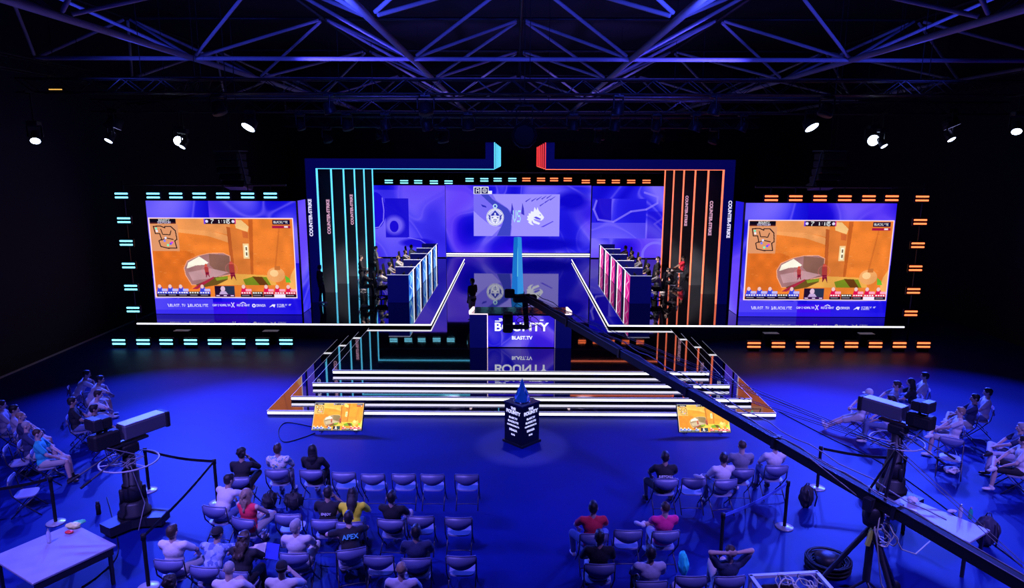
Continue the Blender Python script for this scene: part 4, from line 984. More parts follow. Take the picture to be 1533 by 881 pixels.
def person(desc, px, pose, h, hair, hc, shirt, sleeve, pants, short=False, skin=M_skin, shoe='white', at=None, z0=0, scale=1.0, hat=None, back=True, headset=False, group=None, label=None):
    s = sk(pose); hz = s['hc'].z * scale; off = Rz(h) @ (s['hc'] * scale)
    if at is None:
        g = G(px[0], px[1], hz + z0); loc = Vector((g.x - off.x, g.y - off.y, z0))
    else: loc = Vector(at)
    t = thing('person', label or desc, 'person', loc, h, group); t.scale = (scale,) * 3
    setm(link('body', body_mesh(pose), t), skin)
    setm(link('shirt', shirt_mesh(pose, sleeve), t), CL[shirt])
    setm(link('trousers', trouser_mesh(pose, short), t), CL[pants])
    for m_ in shoe_meshes(pose): setm(link('shoe', m_, t), CL[shoe])
    def onhead(o): M = s['H'].to_4x4(); M.translation = s['hc']; o.matrix_local = M
    if hair: o = link('hair', hair_mesh(hair), t); setm(o, HAIR[hc]); onhead(o)
    if hat: o = link('cap', hair_mesh('cap'), t); setm(o, CL[hat]); onhead(o); b = link('brim', cap_brim(back), o); setm(b, CL[hat])
    onhead(link('eyes', eyes_mesh(), t))
    if headset: onhead(link('headset', headset_mesh(), t))
    return t

# ---- folding chairs -----------------------------------------------------------------
def chair_parts():
    parts = []
    mb = MB(); n = 12; vs = []
    for i in range(n + 1):
        u = -1 + 2 * i / n; x = .235 * u; y = -.235 - .035 * (1 - u * u); zt = .80 + .006 * (1 - u * u); zb = .585 + .11 * u * u
        vs += [(x, y, zt), (x, y + .016, zt), (x, y - .03, zb), (x, y - .014, zb)]
    fs = []
    for i in range(n):
        a, b = 4 * i, 4 * i + 4; fs += [[a, b, b + 2, a + 2], [a + 1, a + 3, b + 3, b + 1], [a, a + 1, b + 1, b], [a + 2, b + 2, b + 3, a + 3]]
    fs += [[0, 2, 3, 1], [4 * n, 4 * n + 1, 4 * n + 3, 4 * n + 2]]
    mb.add(vs, fs, 0, True)
    mb.path([(.235 * (-1 + 2 * i / n), -.229 - .035 * (1 - (-1 + 2 * i / n) ** 2), .806 + .006 * (1 - (-1 + 2 * i / n) ** 2)) for i in range(n + 1)], .013, 6)
    parts.append(('backrest', mb.mesh('backrest', M_chair)))
    pts = []
    for i in range(20): a = 2 * pi * i / 20; pts.append((.21 * (abs(cos(a)) ** .5) * (1 if cos(a) > 0 else -1), .0 + .2 * (abs(sin(a)) ** .5) * (1 if sin(a) > 0 else -1)))
    parts.append(('seat', MB().prism(pts, .415, .44).mesh('seat', mat('seat_plastic_lit', (.3, .31, .46), .4))))  # paler than the backrest: light falling on the seat put into its colour
    for s in (-1, 1): parts.append(('leg', MB().path([(s * .243, -.235, .79), (s * .243, -.19, .5), (s * .243, .02, .25), (s * .243, .27, .012)], .0125, 6).mesh('leg', M_chairframe)))
    for s in (-1, 1): parts.append(('leg', MB().path([(s * .222, .16, .405), (s * .222, -.05, .22), (s * .222, -.26, .012)], .012, 6).mesh('leg', M_chairframe)))
    parts.append(('crossbar', MB().path([(-.222, -.17, .11), (-.1, -.17, .125), (.1, -.17, .125), (.222, -.17, .11)], .009, 6).mesh('crossbar', M_chairframe)))
    return parts
CHP = chair_parts()
def chair(loc, h, label, group='folding chairs of the audience'):
    t = thing('folding_chair', label, 'chair', (loc[0], loc[1], loc[2] if len(loc) > 2 else 0), h, group)
    for n, me in CHP: link(n, me, t)
    return t
def empty_chair(px, h, label):
    off = Rz(h) @ Vector((0, -.26, 0)); g = G(px[0], px[1], .80); return chair((g.x - off.x, g.y - off.y, 0), h, label)

AUD = [  # description, head pixel, pose, heading, hair, colour, shirt, sleeve, trousers, shorts, skin, hat
 # lower left block
 ('curly-haired person in a black top, leftmost of the front row, left block', (362, 680), 'chin', .0, 'curly', 'black', 'black', 'long', 'black', False, M_skin2, None),
 ('dark-haired person in a white and teal leaf-print shirt, front row, left block', (415.6, 673), 'lap', .05, 'short', 'brown', 'floral', 'short', 'khaki', True, M_skin, None),
 ('person with long dark hair and black hoodie, front row, left block', (467.5, 674), 'lapleft', -.05, 'long', 'black', 'black', 'hood', 'black', False, M_skin, None),
 ('dark-haired person in a white tee leaning over to the blonde neighbour', (343, 719), 'lean', -.35, 'short', 'black', 'white', 'short', 'jeans', False, M_skin2, None),
 ('blonde person in a red sleeveless top in the second row', (370, 741), 'lapright', -.3, 'longwavy', 'blonde', 'red', 'none', 'khaki', True, M_skin, None),
 ('dark-haired person in a black tee, left neighbour of the yellow shirt', (491, 738), 'chin', .0, 'short', 'black', 'black', 'short', 'black', True, M_skin2, None),
 ('person in a bright yellow shirt with shoulder-length dark hair', (527.5, 740), 'phone', .05, 'long', 'black', 'yellow', 'short', 'jeans', False, M_skin, None),
 ('black-haired person in a black tee with legs crossed, right of the yellow shirt', (586, 745), 'cross', -.1, 'short', 'black', 'black', 'short', 'lav', False, M_skin, None),
 ('black-haired person in a dark crew-neck tee, rightmost of the third row', (623, 797), 'lap', .05, 'short', 'black', 'navy', 'short', 'black', False, M_skin2, None),
 ('person in a black tee with large teal lettering on the back', (522, 776), 'lean', .3, 'short', 'black', 'black', 'short', 'jeans', True, M_skin, None),
 ('grey-haired person in a white tee with legs crossed, third row', (443, 789), 'lapright', .0, 'short', 'grey', 'white', 'short', 'khaki', True, M_skin, None),
 ('person in a dark cap and blue tie-dye shirt leaning forward', (326, 799), 'lean', -.1, None, None, 'tie', 'short', 'jeans', False, M_skin2, 'black'),
 ('person with long brown hair and blue cap holding an open booklet', (366, 806), 'phone', -.15, 'longwavy', 'brown', 'black', 'short', 'black', False, M_skin, 'denim'),
 ('brown-haired person in a white tee at the left end of the third row', (258, 797), 'spread', -.05, 'short', 'brown', 'white', 'short', 'khaki', True, M_skin, None),
 ('person with cropped grey hair in the last row, left block', (343, 853), 'phone', .0, 'buzz', 'grey', 'white', 'short', 'jeans', False, M_skin, None),
 ('person in a backward black cap and white tee, last row', (422, 851), 'chin', .0, None, None, 'white', 'short', 'jeans', False, M_skin, 'black'),
 ('fair-haired person in a pale tee, last row behind the dark crew-neck', (601, 853), 'lap', .0, 'buzz', 'blonde', 'lav', 'short', 'jeans', False, M_skin, None),
 ('black-haired person at the lower left, last row beside the stanchion', (255.6, 874), 'lap', .0, 'curly', 'black', 'black', 'long', 'black', False, M_skin2, None),
 # lower right block
 ('person in a black jersey with white lettering, front row, right block', (996, 685), 'spread', .0, 'short', 'black', 'black', 'short', 'black', True, M_skin2, None),
 ('person in a pale tee with one leg crossed high, front row, right block', (1083.5, 687), 'lapright', .15, 'short', 'black', 'white', 'short', 'jeans', False, M_skin2, None),
 ('broad person in a grey tee, tallest of the front row, right block', (1111, 668), 'lap', .0, 'buzz', 'brown', 'grey', 'short', 'jeans', False, M_skin, None),
 ('person in a whitish blue tee partly behind the crane arm', (1161, 668), 'lap', .05, 'short', 'brown', 'white', 'short', 'jeans', False, M_skin, None),
 ('black-haired person in a red and white shirt, second row, right block', (888, 761), 'spread', .05, 'short', 'black', 'red', 'short', 'jeans', False, M_skin, None),
 ('person in a magenta tee with an ankle on the knee', (996, 761), 'cross', .1, 'buzz', 'brown', 'magenta', 'short', 'white', True, M_skin, None),
 ('person in a long dark coat, third row at the left end, right block', (897.5, 805), 'lap', .0, 'short', 'black', 'black', 'long', 'white', False, M_skin, None),
 ('black-haired person in a pale lavender tee behind the magenta one', (974, 829), 'lap', .05, 'short', 'black', 'lav', 'short', 'black', False, M_skin2, None),
 ('person in a dark tee with raised knees and hands behind the head', (1093, 827), 'behind', .1, 'buzz', 'brown', 'navy', 'short', 'khaki', True, M_skin, None),
 # far left groups, facing the stage
 ('dark-haired person in a pale tee, farthest sitter of the far left group', (129.5, 561), 'lean', -1.0, 'short', 'black', 'white', 'short', 'jeans', False, M_skin2, None),
 ('person with dark hair and white tee, second farthest, far left group', (149.5, 569), 'lean', -1.0, 'short', 'black', 'white', 'short', 'khaki', True, M_skin2, None),
 ('dark-haired person in a black tee between two white tees, far left group', (108, 602), 'lap', -1.05, 'short', 'black', 'black', 'short', 'jeans', False, M_skin2, None),
 ('person in a white tee reaching forward above the left camera', (147, 591), 'lean', -1.0, 'short', 'brown', 'white', 'short', 'khaki', True, M_skin, None),
 ('black-haired person in a dark tee directly behind the left camera body', (141, 613), 'lap', -1.0, 'short', 'black', 'black', 'short', 'black', False, M_skin2, None),
 ('person cut by the left picture edge, upper row', (2, 607), 'lap', -1.1, 'short', 'brown', 'lav', 'short', 'jeans', False, M_skin, None),
 ('dark-haired person in a pale tee, left edge row, farthest', (21, 614), 'lap', -1.1, 'short', 'black', 'lav', 'short', 'jeans', False, M_skin, None),
 ('balding person in a navy tee, left edge row', (31, 624), 'lap', -1.1, 'buzz', 'blonde', 'navy', 'short', 'khaki', True, M_skin, None),
 ('fair-haired person in a dark tee, left edge row beside the teal tee', (40, 638), 'spread', -1.1, 'buzz', 'grey', 'navy', 'short', 'khaki', True, M_skin, None),
 ('person in a teal tee with cropped hair, nearest of the left edge row', (56.6, 650), 'lap', -1.15, 'buzz', 'brown', 'teal', 'short', 'khaki', True, M_skin, None),
 # far right groups
 ('person in a cap and white shorts with long legs stretched toward the stage', (1301, 589), 'recline', 1.2, None, None, 'white', 'short', 'khaki', True, M_skin, 'white'),
 ('dark-haired person in a pale tee behind the right camera', (1334, 599), 'lap', 1.15, 'short', 'black', 'lav', 'short', 'jeans', False, M_skin, None),
 ('person with long dark hair, far right group, upper row', (1363.5, 573), 'chin', 1.1, 'long', 'black', 'black', 'short', 'jeans', False, M_skin, None),
 ('dark-haired person in a pale tee, farthest sitter of the far right group', (1384.7, 564), 'lap', 1.1, 'short', 'black', 'white', 'short', 'jeans', False, M_skin, None),
 ('person with raised bare knees in a grey tee, far right group', (1343, 577), 'recline', 1.15, 'short', 'brown', 'grey', 'short', 'khaki', True, M_skin, None),
 ('dark-haired person in a white tee, farthest of the right trio', (1479, 588), 'lap', 1.15, 'short', 'black', 'white', 'short', 'jeans', False, M_skin, None),
 ('person in a navy tee in the middle of the right trio', (1459.6, 597), 'cross', 1.15, 'short', 'black', 'navy', 'short', 'khaki', True, M_skin2, None),
 ('fair-haired person in a white tee, nearest of the right trio, knees crossed', (1438, 617), 'cross', 1.15, 'short', 'blonde', 'white', 'short', 'khaki', True, M_skin, None),
 ('person at the right picture edge in a dark tee, upper one', (1529, 641), 'cross', 1.2, 'short', 'grey', 'navy', 'short', 'lav', False, M_skin, None),
 ('person at the right picture edge in a white tee and dark shorts, lower one', (1533, 661), 'lapright', 1.2, 'short', 'black', 'white', 'short', 'black', True, M_skin, None),
]
PEOPLE = []
for i, (desc, px, pose, h, hair, hcol, shirt, sl, pants, short, skin, hat) in enumerate(AUD):
    p = person(desc, px, pose, h, hair, hcol, shirt, sl, pants, short, skin, shoe='white' if i % 3 else 'black', hat=hat, back=(i not in (37,)), scale=1.0 if i != 20 else 1.06)
    PEOPLE.append(p)
    w = desc.split(); 
    chair(tuple(p.location), h + (.15 if pose == 'lean' and h == -.35 else 0), 'folding chair under the ' + desc if len(w) <= 11 else 'folding chair under the ' + ' '.join(w[:12]).rstrip(','))
# lettering on shirts
def back_text(p, pose, txt, size, m, dz=.33, bold=.003):
    s = sk(pose); q = s['P0'] + s['d'] * dz + (s['R'] @ Vector((0, -.138, 0)))
    o = lettering(txt, size, m, p, q, bold=bold); o.rotation_euler = (pi / 2 - radians(POSES[pose]['lean']), 0, 0); return o
back_text(PEOPLE[9], 'lean', 'APEX', .11, mat('print_teal', (.1, .6, .7), .6), .34); back_text(PEOPLE[18], 'spread', 'JUSTCALL', .065, mat('print_white', (.8, .8, .85), .6), .3)
back_text(PEOPLE[5], 'chin', 'ENJOY', .06, MATS['print_white'], .3, .001)

GR = [(514, 709, 'first empty chair right of the long-haired hoodie, front row'), (557.6, 711.5, 'second empty chair, front row, left block'), (604, 711.5, 'third empty chair, front row, left block'), (647, 712, 'fourth empty chair, front row, left block'),
      (698.5, 712, 'empty chair at the aisle end of the front row, left block'), (430.6, 772, 'empty chair right of the red top, a bag on its seat'), (629, 775, 'empty chair right of the crossed-leg black tee, second row'), (686, 777, 'empty chair at the aisle end of the second row, left block'),
      (566, 834.6, 'empty chair in the third row between teal lettering and dark crew-neck'), (690, 835, 'empty chair at the aisle end of the third row, left block'), (541, 772, 'empty-looking chair behind the yellow shirt'),
      (1040, 718, 'empty chair in the front row, right block'), (941, 796, 'empty chair between the red and the magenta shirt'), (1035.6, 865, 'empty chair in the third row beside the teal cloth'),
      ]
for x, y, lab in GR[:10] + GR[11:]: empty_chair((x, y), 0, lab)
for x, y, h, lab in ((1425, 657, 2.6, 'empty folding chair turned away, white bag beneath, right of the camera'), (14, 716, -1.2, 'empty folding chair at the left picture edge behind the belt'), (6, 672, -1.15, 'empty folding chair in the left edge row behind the teal tee')):
    empty_chair((x, y), h, lab)

# ---- players ------------------------------------------------------------------------
def gaming_chair(loc, h, label, grp):
    t = thing('gaming_chair', label, 'chair', loc, h, grp)
    MB().box((0, 0, .42), (.46, .46, .08), bev=.03).build('seat', M_black, t)
    MB().box((0, -.29, .84), (.44, .08, .78), R=Rx(.12), bev=.03, taper=.85).build('backrest', M_black, t)
    for s in (-1, 1): MB().box((s * .28, 0, .6), (.06, .3, .03), bev=.01).tube((s * .28, 0, .42), (s * .28, 0, .6), .02).build('armrest', M_dark, t)
    mb = MB().tube((0, 0, .08), (0, 0, .4), .03)
    for i in range(5): a = i * 2 * pi / 5; mb.tube((0, 0, .1), (.3 * cos(a), .3 * sin(a), .05), .022, n=6); mb.ell((.3 * cos(a), .3 * sin(a), .03), (.03,) * 3, n=8, k=6)
    mb.build('star_base', M_dark, t); return t
shirtL = ['grey', 'white', 'black', 'grey', 'black']; hairL = ['short', 'curly', 'short', 'buzz', 'short']
for s, side in ((-1, 'left'), (1, 'right')):
    for k in range(5):
        Y = 30.43 + 2.37 * k + 1.1; h = -s * -pi / 2 if s > 0 else -pi / 2
        x = s * 6.38
        person('', None, 'desk', h, hairL[(k + (s > 0)) % 5], ['brown', 'black', 'blonde', 'black', 'brown'][k], ('grey' if s < 0 else 'black') if k % 2 else ('white' if s < 0 else 'grey'), 'short' if k % 2 else 'long', 'black', False, (M_skin, M_skin2)[k % 2], 'black', at=(x, Y, ZW), headset=True, group='players of the %s row' % side,
               label='seated player with headset at the %s desk of the %s row' % (ordn[k], side))
        gaming_chair((x, Y, ZW), h, 'black gaming chair at the %s desk of the %s row' % (ordn[k], side), 'gaming chairs of the %s row' % side)
for i, (px, pose, h, hair, sh, lab, z0) in enumerate([((562.7, 372), 'stand', -1.2, 'short', 'grey', 'standing person behind the farthest left players', ZW), ((707, 421.5), 'stand', .9, 'short', 'black', 'standing bearded person in black tee and shorts left of the analyst desk', ZP), ((478.5, 401), 'standhip', -.9, 'short', 'black', 'dark-clothed person standing by the front teal portal', ZW),
        ((540, 386), 'stand', -1.3, 'short', 'black', 'dark-clothed person standing between the teal portal panels', ZW), ((985, 388), 'standhip', 1.3, 'short', 'black', 'dark-clothed person standing behind the right players', ZW)]):
    person(lab, px, pose, h, hair, 'black', sh, 'short' if i in (0, 1) else 'long', 'black' if i != 1 else 'khaki', i == 1, M_skin2 if i == 1 else M_skin, 'white' if i else 'black', z0=z0)
pr = person('person in a red top sitting with crossed legs beside the orange portals', (1023, 387), 'cross', 1.5, 'bun', 'black', 'red', 'short', 'black', False, M_skin2, 'white', z0=ZW)
chair(tuple(pr.location), 1.5, 'dark folding chair under the crossed-legged person by the orange portals', 'chairs on the stage')
pq = person('person in black leaning forward on a chair right of the nearest right player', (1001, 405), 'lean', 1.4, 'short', 'black', 'black', 'long', 'black', False, M_skin, 'white', z0=ZW)
chair(tuple(pq.location), 1.4, 'dark folding chair under the leaning person in black on the right wing', 'chairs on the stage')
pl = person('person in black sitting behind the nearest left player', (548, 408), 'phone', -1.4, 'short', 'black', 'black', 'long', 'black', False, M_skin, 'black', z0=ZW)
chair(tuple(pl.location), -1.4, 'dark folding chair behind the nearest left player', 'chairs on the stage')

# ================================================================== EQUIPMENT
def studio_camera(px, h, label, cam_z=1.95):
    g = G(px[0], px[1], .1)
    t = thing('studio_camera', label, 'camera', (g.x, g.y, 0), h)
    Rb = Rz(.2)
    mb = MB(); tri = []
    for i in range(3):
        a = i * 2 * pi / 3 + .5
        for da, r in ((-.28, .62), (.28, .62), (pi / 3 - .25, .3), (pi / 3 + .25, .3)): tri.append((r * cos(a + da), r * sin(a + da)))
    mb.prism(tri, .06, .24); mb.build('base_skirt', M_dark, t)
    for i in range(3): a = i * 2 * pi / 3 + .5; MB().tube((.45 * cos(a), .45 * sin(a) - .03, .05), (.45 * cos(a), .45 * sin(a) + .03, .05), .05, n=12).build('caster_wheel', M_black, t)
    MB().lathe([(.3, .24), (.3, .3), (.25, .34), (.25, .5), (.22, .52), (.2, .54)], n=28).build('column_foot', M_dark, t)
    MB().lathe([(.18, .5), (.18, .85), (.15, .87), (.15, 1.15), (.11, 1.17), (.11, cam_z - .42)], n=22).build('column', M_dark, t)
    for a in (1, 2.6, 4.4): MB().lathe([(.05, .5), (.05, .78), (.03, .8)], c=(.19 * cos(a), .19 * sin(a), 0), n=14).build('gas_cylinder', M_dark, t)
    mb = MB().path([(.52 * cos(a), .52 * sin(a), 1.33) for a in [2 * pi * i / 36 for i in range(36)]], .016, 8, closed=True)
    for i in range(3): a = i * 2 * pi / 3; mb.tube((.1 * cos(a), .1 * sin(a), 1.3), (.52 * cos(a), .52 * sin(a), 1.33), .012, n=6)
    mb.build('steering_ring', mat('ring_grey', (.4, .4, .45), .4), t)
    MB().box((0, 0, cam_z - .32), (.26, .34, .2), bev=.03).build('pan_head', M_black, t)
    MB().box((0, -.02, cam_z - .19), (.22, .8, .05), bev=.01).build('camera_plate', M_dark, t)
    MB().box((0, -.42, cam_z + .0), (.24, .5, .3), bev=.03).tube((0, -.55, cam_z + .17), (0, -.25, cam_z + .19), .018).box((-.14, -.5, cam_z), (.05, .3, .2), bev=.01).build('camera_body', M_black, t)
    ln = MB().box((0, .32, cam_z + .03), (.3, .86, .28), bev=.02).build('box_lens', mat('lens_box', (.07, .07, .1), .35), t)
    MB().box((0, .32, cam_z + .18), (.28, .84, .02), bev=.01).build('lens_lid', mat('lens_lid_grey', (.24, .24, .3), .4), ln)
    MB().box((0, .78, cam_z + .03), (.34, .1, .32), bev=.02).build('lens_hood', M_black, ln)
    vf = MB().box((-.06, -.38, cam_z + .33), (.3, .2, .2), bev=.02).tube((0, -.38, cam_z + .15), (0, -.38, cam_z + .24), .03).build('viewfinder', M_black, t)
    MB().box((-.06, -.55, cam_z + .34), (.32, .18, .22), bev=.02).build('sun_hood', M_dark, vf)
    for s in (-1, 1):
        hd = MB().tube((s * .12, -.1, cam_z - .32), (s * .2, -.95, cam_z - .62), .014).build('pan_bar', M_truss, t)
        MB().tube((s * .19, -.85, cam_z - .585), (s * .205, -1.05, cam_z - .655), .024).build('grip', M_black, hd)
    mb = MB()
    rs = random.Random(4)
    for i in range(4):
        pts = [Vector((rs.uniform(-.3, .3), rs.uniform(-.35, .25), cam_z - .55 + rs.uniform(-.12, .1))) for _ in range(5)]
        pts = [Vector((.1, -.5, cam_z - .1))] + pts + [Vector((.2, -.1, 1.3)), Vector((.28, .05, .5)), Vector((.5, -.3, .03))]
        sm = []
        for a, b in zip(pts, pts[1:]):
            for q in range(4): f = q / 4; sm.append(a.lerp(b, f * f * (3 - 2 * f)))
        mb.path(sm, .009, 5)
    mb.build('cable', mat('cable_grey', (.2, .2, .25), .5), t)
    return t
studio_camera((203, 778), -.5, 'studio camera with a long box lens on a pedestal at the left', 1.92)
studio_camera((1333, 742), .6, 'studio camera with a long box lens on a pedestal at the right', 1.92)

# --- camera crane ---
PIV = Vector((5.45, 10.07, 1.9)); HEAD = Vector((.15, 20.0, 3.1))
dr_ = (HEAD - PIV); L = dr_.length
jb = thing('camera_crane', 'long black camera crane reaching from the tripod at lower right to the desk', 'camera crane', (PIV.x, PIV.y, 0))
dn = dr_.normalized(); sd = Vector((-dn.y, dn.x, 0)).normalized(); upv = sd.cross(dn) * -1
if upv.z < 0: upv = -upv
O = Vector((0, 0, PIV.z)); A = lambda t, a=0, b=0: O + dn * t + sd * a + upv * b
for i in range(6):
    t0, t1 = -2.7 + i * (L + 2.7) / 6, -2.7 + (i + 1) * (L + 2.7) / 6
    w0 = w1 = .078
    vs = [A(t, a * w, b * w * 1.15) for t, w in ((t0 + .02, w0), (t1 - .02, w1)) for a, b in ((-1, -1), (1, -1), (1, 1), (-1, 1))]
    o = MB().add(vs, [[3, 2, 1, 0], [4, 5, 6, 7]] + [[j, (j + 1) % 4, 4 + (j + 1) % 4, 4 + j] for j in range(4)]).build('arm_section', M_black, jb)
    MB().box(A(t1, 0, 0), (w1 * 2.6, .06, w1 * 2.9), R=Matrix((sd, dn, upv)).transposed()).build('joint_clamp', M_dark, o)
    MB().tube(A(t0, -w0, w0 * 1.16), A(t1, -w1, w1 * 1.16), .009, n=6).tube(A(t0, w0, w0 * 1.16), A(t1, w1, w1 * 1.16), .009, n=6).build('edge_rail', mat('rail_alu', (.25, .25, .32), .35, metal=.7), o)
MB().tube(A(-.15), A(-.15, 0, .95), .025).tube(A(.15), A(-.15, 0, .95), .02).build('mast', M_dark, jb)
for t in (L * .45, L * .75, L - .3, -2.5):
    for a in (-.04, .04): MB().tube(A(-.15, a, .95), A(t, a, .1), .006, n=5).build('stay_wire', M_dark, jb)
mb = MB()
for k in range(2):
    pts = [A(-1.0 + i * (L + .6) / 40, .12 * (-1 if k else 1), .2 + .03 * sin(i * 1.7 + k)) for i in range(41)]
    mb.path(pts, .011, 5)
mb.build('cable', MATS['cable_grey'], jb)
# remote head
hb = A(L + .1)
rh = MB().box(hb + Vector((0, 0, -.05)), (.7, .22, .2), R=Rz(.3), bev=.03).tube(hb + Vector((0, 0, -.05)), hb + Vector((.06, 0, -.95)), .09, .07).box(hb + Vector((-.45, 0, .1)), (.3, .26, .24), bev=.03).build('remote_head', M_black, jb)
MB().box(hb + Vector((-.18, -.05, -.9)), (.62, .12, .12), bev=.02).build('yoke', M_dark, rh)
MB().box(hb + Vector((-.5, .05, -.78)), (.3, .5, .56), bev=.04).tube(hb + Vector((-.5, .28, -.78)), hb + Vector((-.5, .62, -.8)), .1, .12, n=16).box(hb + Vector((-.5, -.25, -.66)), (.24, .2, .22), bev=.03).build('broadcast_camera', M_black, rh)
mb = MB(); rs = random.Random(8)
for i in range(6):
    c0 = hb + Vector((rs.uniform(-.1, .3), 0, -.2)); pts = [c0 + Vector((.25 * sin(j * .8 + i), .1 * cos(j + i), -.09 * j)) for j in range(10)]
    mb.path(pts, .01, 5)
mb.build('head_cable', MATS['cable_grey'], rh)
MB().box(A(-2.3, 0, -.28), (.5, .4, .34), R=Matrix((sd, dn, upv)).transposed(), bev=.03).build('counterweight', M_dark, jb)
MB().lathe([(.14, PIV.z - .42), (.16, PIV.z - .3), (.16, PIV.z - .12), (.1, PIV.z - .1)], n=20).box((0, 0, PIV.z - .05), (.4, .14, .2), R=Rz(atan2(sd.y, sd.x))).build('pivot_head', M_dark, jb)
MB().tube((0, 0, .5), (0, 0, PIV.z - .4), .06).build('tripod_column', M_dark, jb)
for a in (-1.35, .55, 2.9):
    q = Vector((cos(a), sin(a), 0)) * .85
    lg = MB().tube((0, 0, PIV.z - .45), q + Vector((0, 0, .12)), .045, .035).tube(q * .55 + Vector((0, 0, .1)), (0, 0, .5), .02).build('tripod_leg', M_dark, jb)
    MB().lathe([(.001, -.03), (.1, -.03), (.1, .03), (.001, .03)], c=q + Vector((0, 0, .1)), R=Ry(pi / 2) if a != .55 else Rx(pi / 2), n=20).build('wheel', M_black, lg)
mb = MB(); rs = random.Random(12)
def loop(mb, c, r, tilt, rr=.011, n=28):
    R = Rz(rs.uniform(0, 3)) @ Rx(tilt)
    mb.path([Vector(c) + R @ Vector((r * cos(2 * pi * i / n), r * sin(2 * pi * i / n), .02 * sin(i))) for i in range(n)], rr, 5, closed=True)
for i in range(5): loop(mb, (.1 + rs.uniform(-.05, .12), -.12, PIV.z - .55 + rs.uniform(-.12, .12)), rs.uniform(.12, .24), 1.3)
mb.path([(.05, -.1, PIV.z - .1), (-.05, -.25, 1.4), (.0, -.3, 1.0), (.1, -.25, .6), (.4, -.5, .1), (.9, -.4, .02), (1.5, .0, .02), (1.4, .4, .02)], .011, 5)
mb.path([(.1, 0, PIV.z - .2), (.45, -.1, 1.1), (.8, .1, .9), (1.2, .4, .95)], .011, 5)
mb.build('cable', mat('cable_pale', (.5, .5, .4), .5), jb)
MB().box((-.05, -.08, PIV.z - .55), (.06, .05, .4), R=Ry(.2)).build('tape', mat('tape_yellow', (.8, .8, .1), .6), jb)
MB().box((.42, .05, PIV.z - .25), (.5, .42, .03), R=Rz(-.5)).build('shelf', mat('shelf_pale', (.6, .58, .66), .5), jb)
MB().tube((-.1, .12, PIV.z - .1), (-.75, .75, PIV.z + .35), .014).build('handle_bar', M_truss, jb); MB().tube((.1, .12, PIV.z - .1), (.75, .9, PIV.z + .3), .03).build('handle_bar', M_dark, jb)

# --- equipment carts at the bottom of the picture ---
ct = thing('equipment_cart', 'open metal equipment cart full of cables before the crane tripod', 'cart', (4.15, 9.75, 0), .1)
mb = MB()
for x in (-.55, .55):
    for y in (-.3, .3): mb.box((x, y, .3), (.05, .05, .6))
for y in (-.3, .3): mb.box((0, y, .6), (1.15, .06, .05)); mb.box((0, y, .12), (1.1, .05, .04))
for x in (-.55, .55): mb.box((x, 0, .6), (.06, .62, .05))
mb.build('frame', mat('cart_grey', (.42, .42, .5), .4), ct)
MB().box((0, 0, .14), (1.08, .58, .03)).build('tray', M_dark, ct)
MB().box((-.15, .05, .34), (.5, .4, .34), bev=.03).build('toolbox', M_black, ct)
mb = MB(); rs = random.Random(2)
for i in range(9): loop(mb, (rs.uniform(-.35, .4), rs.uniform(-.15, .15), .5 + rs.uniform(0, .14)), rs.uniform(.08, .2), rs.uniform(.2, 1.2))
mb.build('cable_coil', MATS['cable_pale'], ct)
tr2 = thing('cable_reel', 'round black coil of cables on the floor behind the crane tripod', 'cable coil', (5.35, 11.15, 0))
mb = MB(); rs = random.Random(6)
for i in range(12): mb.path([((.28 + .03 * (i % 4)) * cos(a) + rs.uniform(-.01, .01), (.28 + .03 * (i % 4)) * sin(a), .03 + .035 * (i // 2)) for a in [2 * pi * j / 30 for j in range(30)]], .018, 5, closed=True)
mb.build('coil', M_black, tr2)
MB().lathe([(.2, .02), (.22, .25), (.1, .3)], n=20).build('core', M_dark, tr2)

# --- tables ---
def work_table(c, w, d, hh, rz, label):
    t = thing('work_table', label, 'table', (c[0], c[1], 0), rz)
    MB().box((0, 0, hh - .02), (w, d, .04), bev=.008).build('tabletop', mat('table_top', (.3, .3, .42), .4, var=.25, vscale=3), t)
    MB().box((0, -d / 2 + .03, hh - .1), (w - .1, .03, .12)).box((0, d / 2 - .03, hh - .1), (w - .1, .03, .12)).build('apron', M_dark, t)
    for x in (-w / 2 + .08, w / 2 - .08):
        for y in (-d / 2 + .08, d / 2 - .08): MB().box((x, y, (hh - .04) / 2), (.05, .05, hh - .04)).build('leg', M_dark, t)
    return t
TZ = .72
a, b, c_, d_ = [Vector(G(x, y, TZ)) for x, y in ((5, 827), (127, 778), (156, 822), (28, 884))]
ctr = (a + b + c_ + d_) / 4; ang = atan2((b - a + c_ - d_).y, (b - a + c_ - d_).x)
TL = work_table((ctr.x, ctr.y), ((b - a).length + (c_ - d_).length) / 2, ((d_ - a).length + (c_ - b).length) / 2, TZ, ang, 'pale topped table with snacks and a bottle at the lower left')
a, b, c_, d_ = [Vector(G(x, y, TZ)) for x, y in ((1345, 740), (1458, 775), (1458, 826), (1348, 768))]
ctr2 = Vector(((a + b + c_ + d_) / 4)); ang2 = atan2((b - a + c_ - d_).y, (b - a + c_ - d_).x)
TRT = work_table((ctr2.x, ctr2.y), 1.5, .75, TZ, ang2, 'pale topped table with bottles behind the crane tripod')
def bottle(px, z, label, m, hgt=.24, capm=None):
    g = G(px[0], px[1], z)
    t = thing('bottle', label, 'bottle', (g.x, g.y, z))
    MB().lathe([(.001, .001), (.032, .001), (.034, .02), (.034, hgt * .62), (.028, hgt * .74), (.013, hgt * .86), (.013, hgt * .9)], n=16).build('body', m, t)
    MB().lathe([(.015, hgt * .9), (.015, hgt), (.001, hgt)], n=12).build('lid', capm or MATS['silver'], t)
M_pet = mat('plastic_clear', (.7, .7, .8), .1, trans=.5); M_green = mat('bottle_green', (.02, .4, .25), .2)
bottle((74, 813), TZ, 'clear water bottle standing on the left table', M_pet, .26)
bottle((1437, 775), TZ, 'clear water bottle, left one on the right table', M_pet, .26)
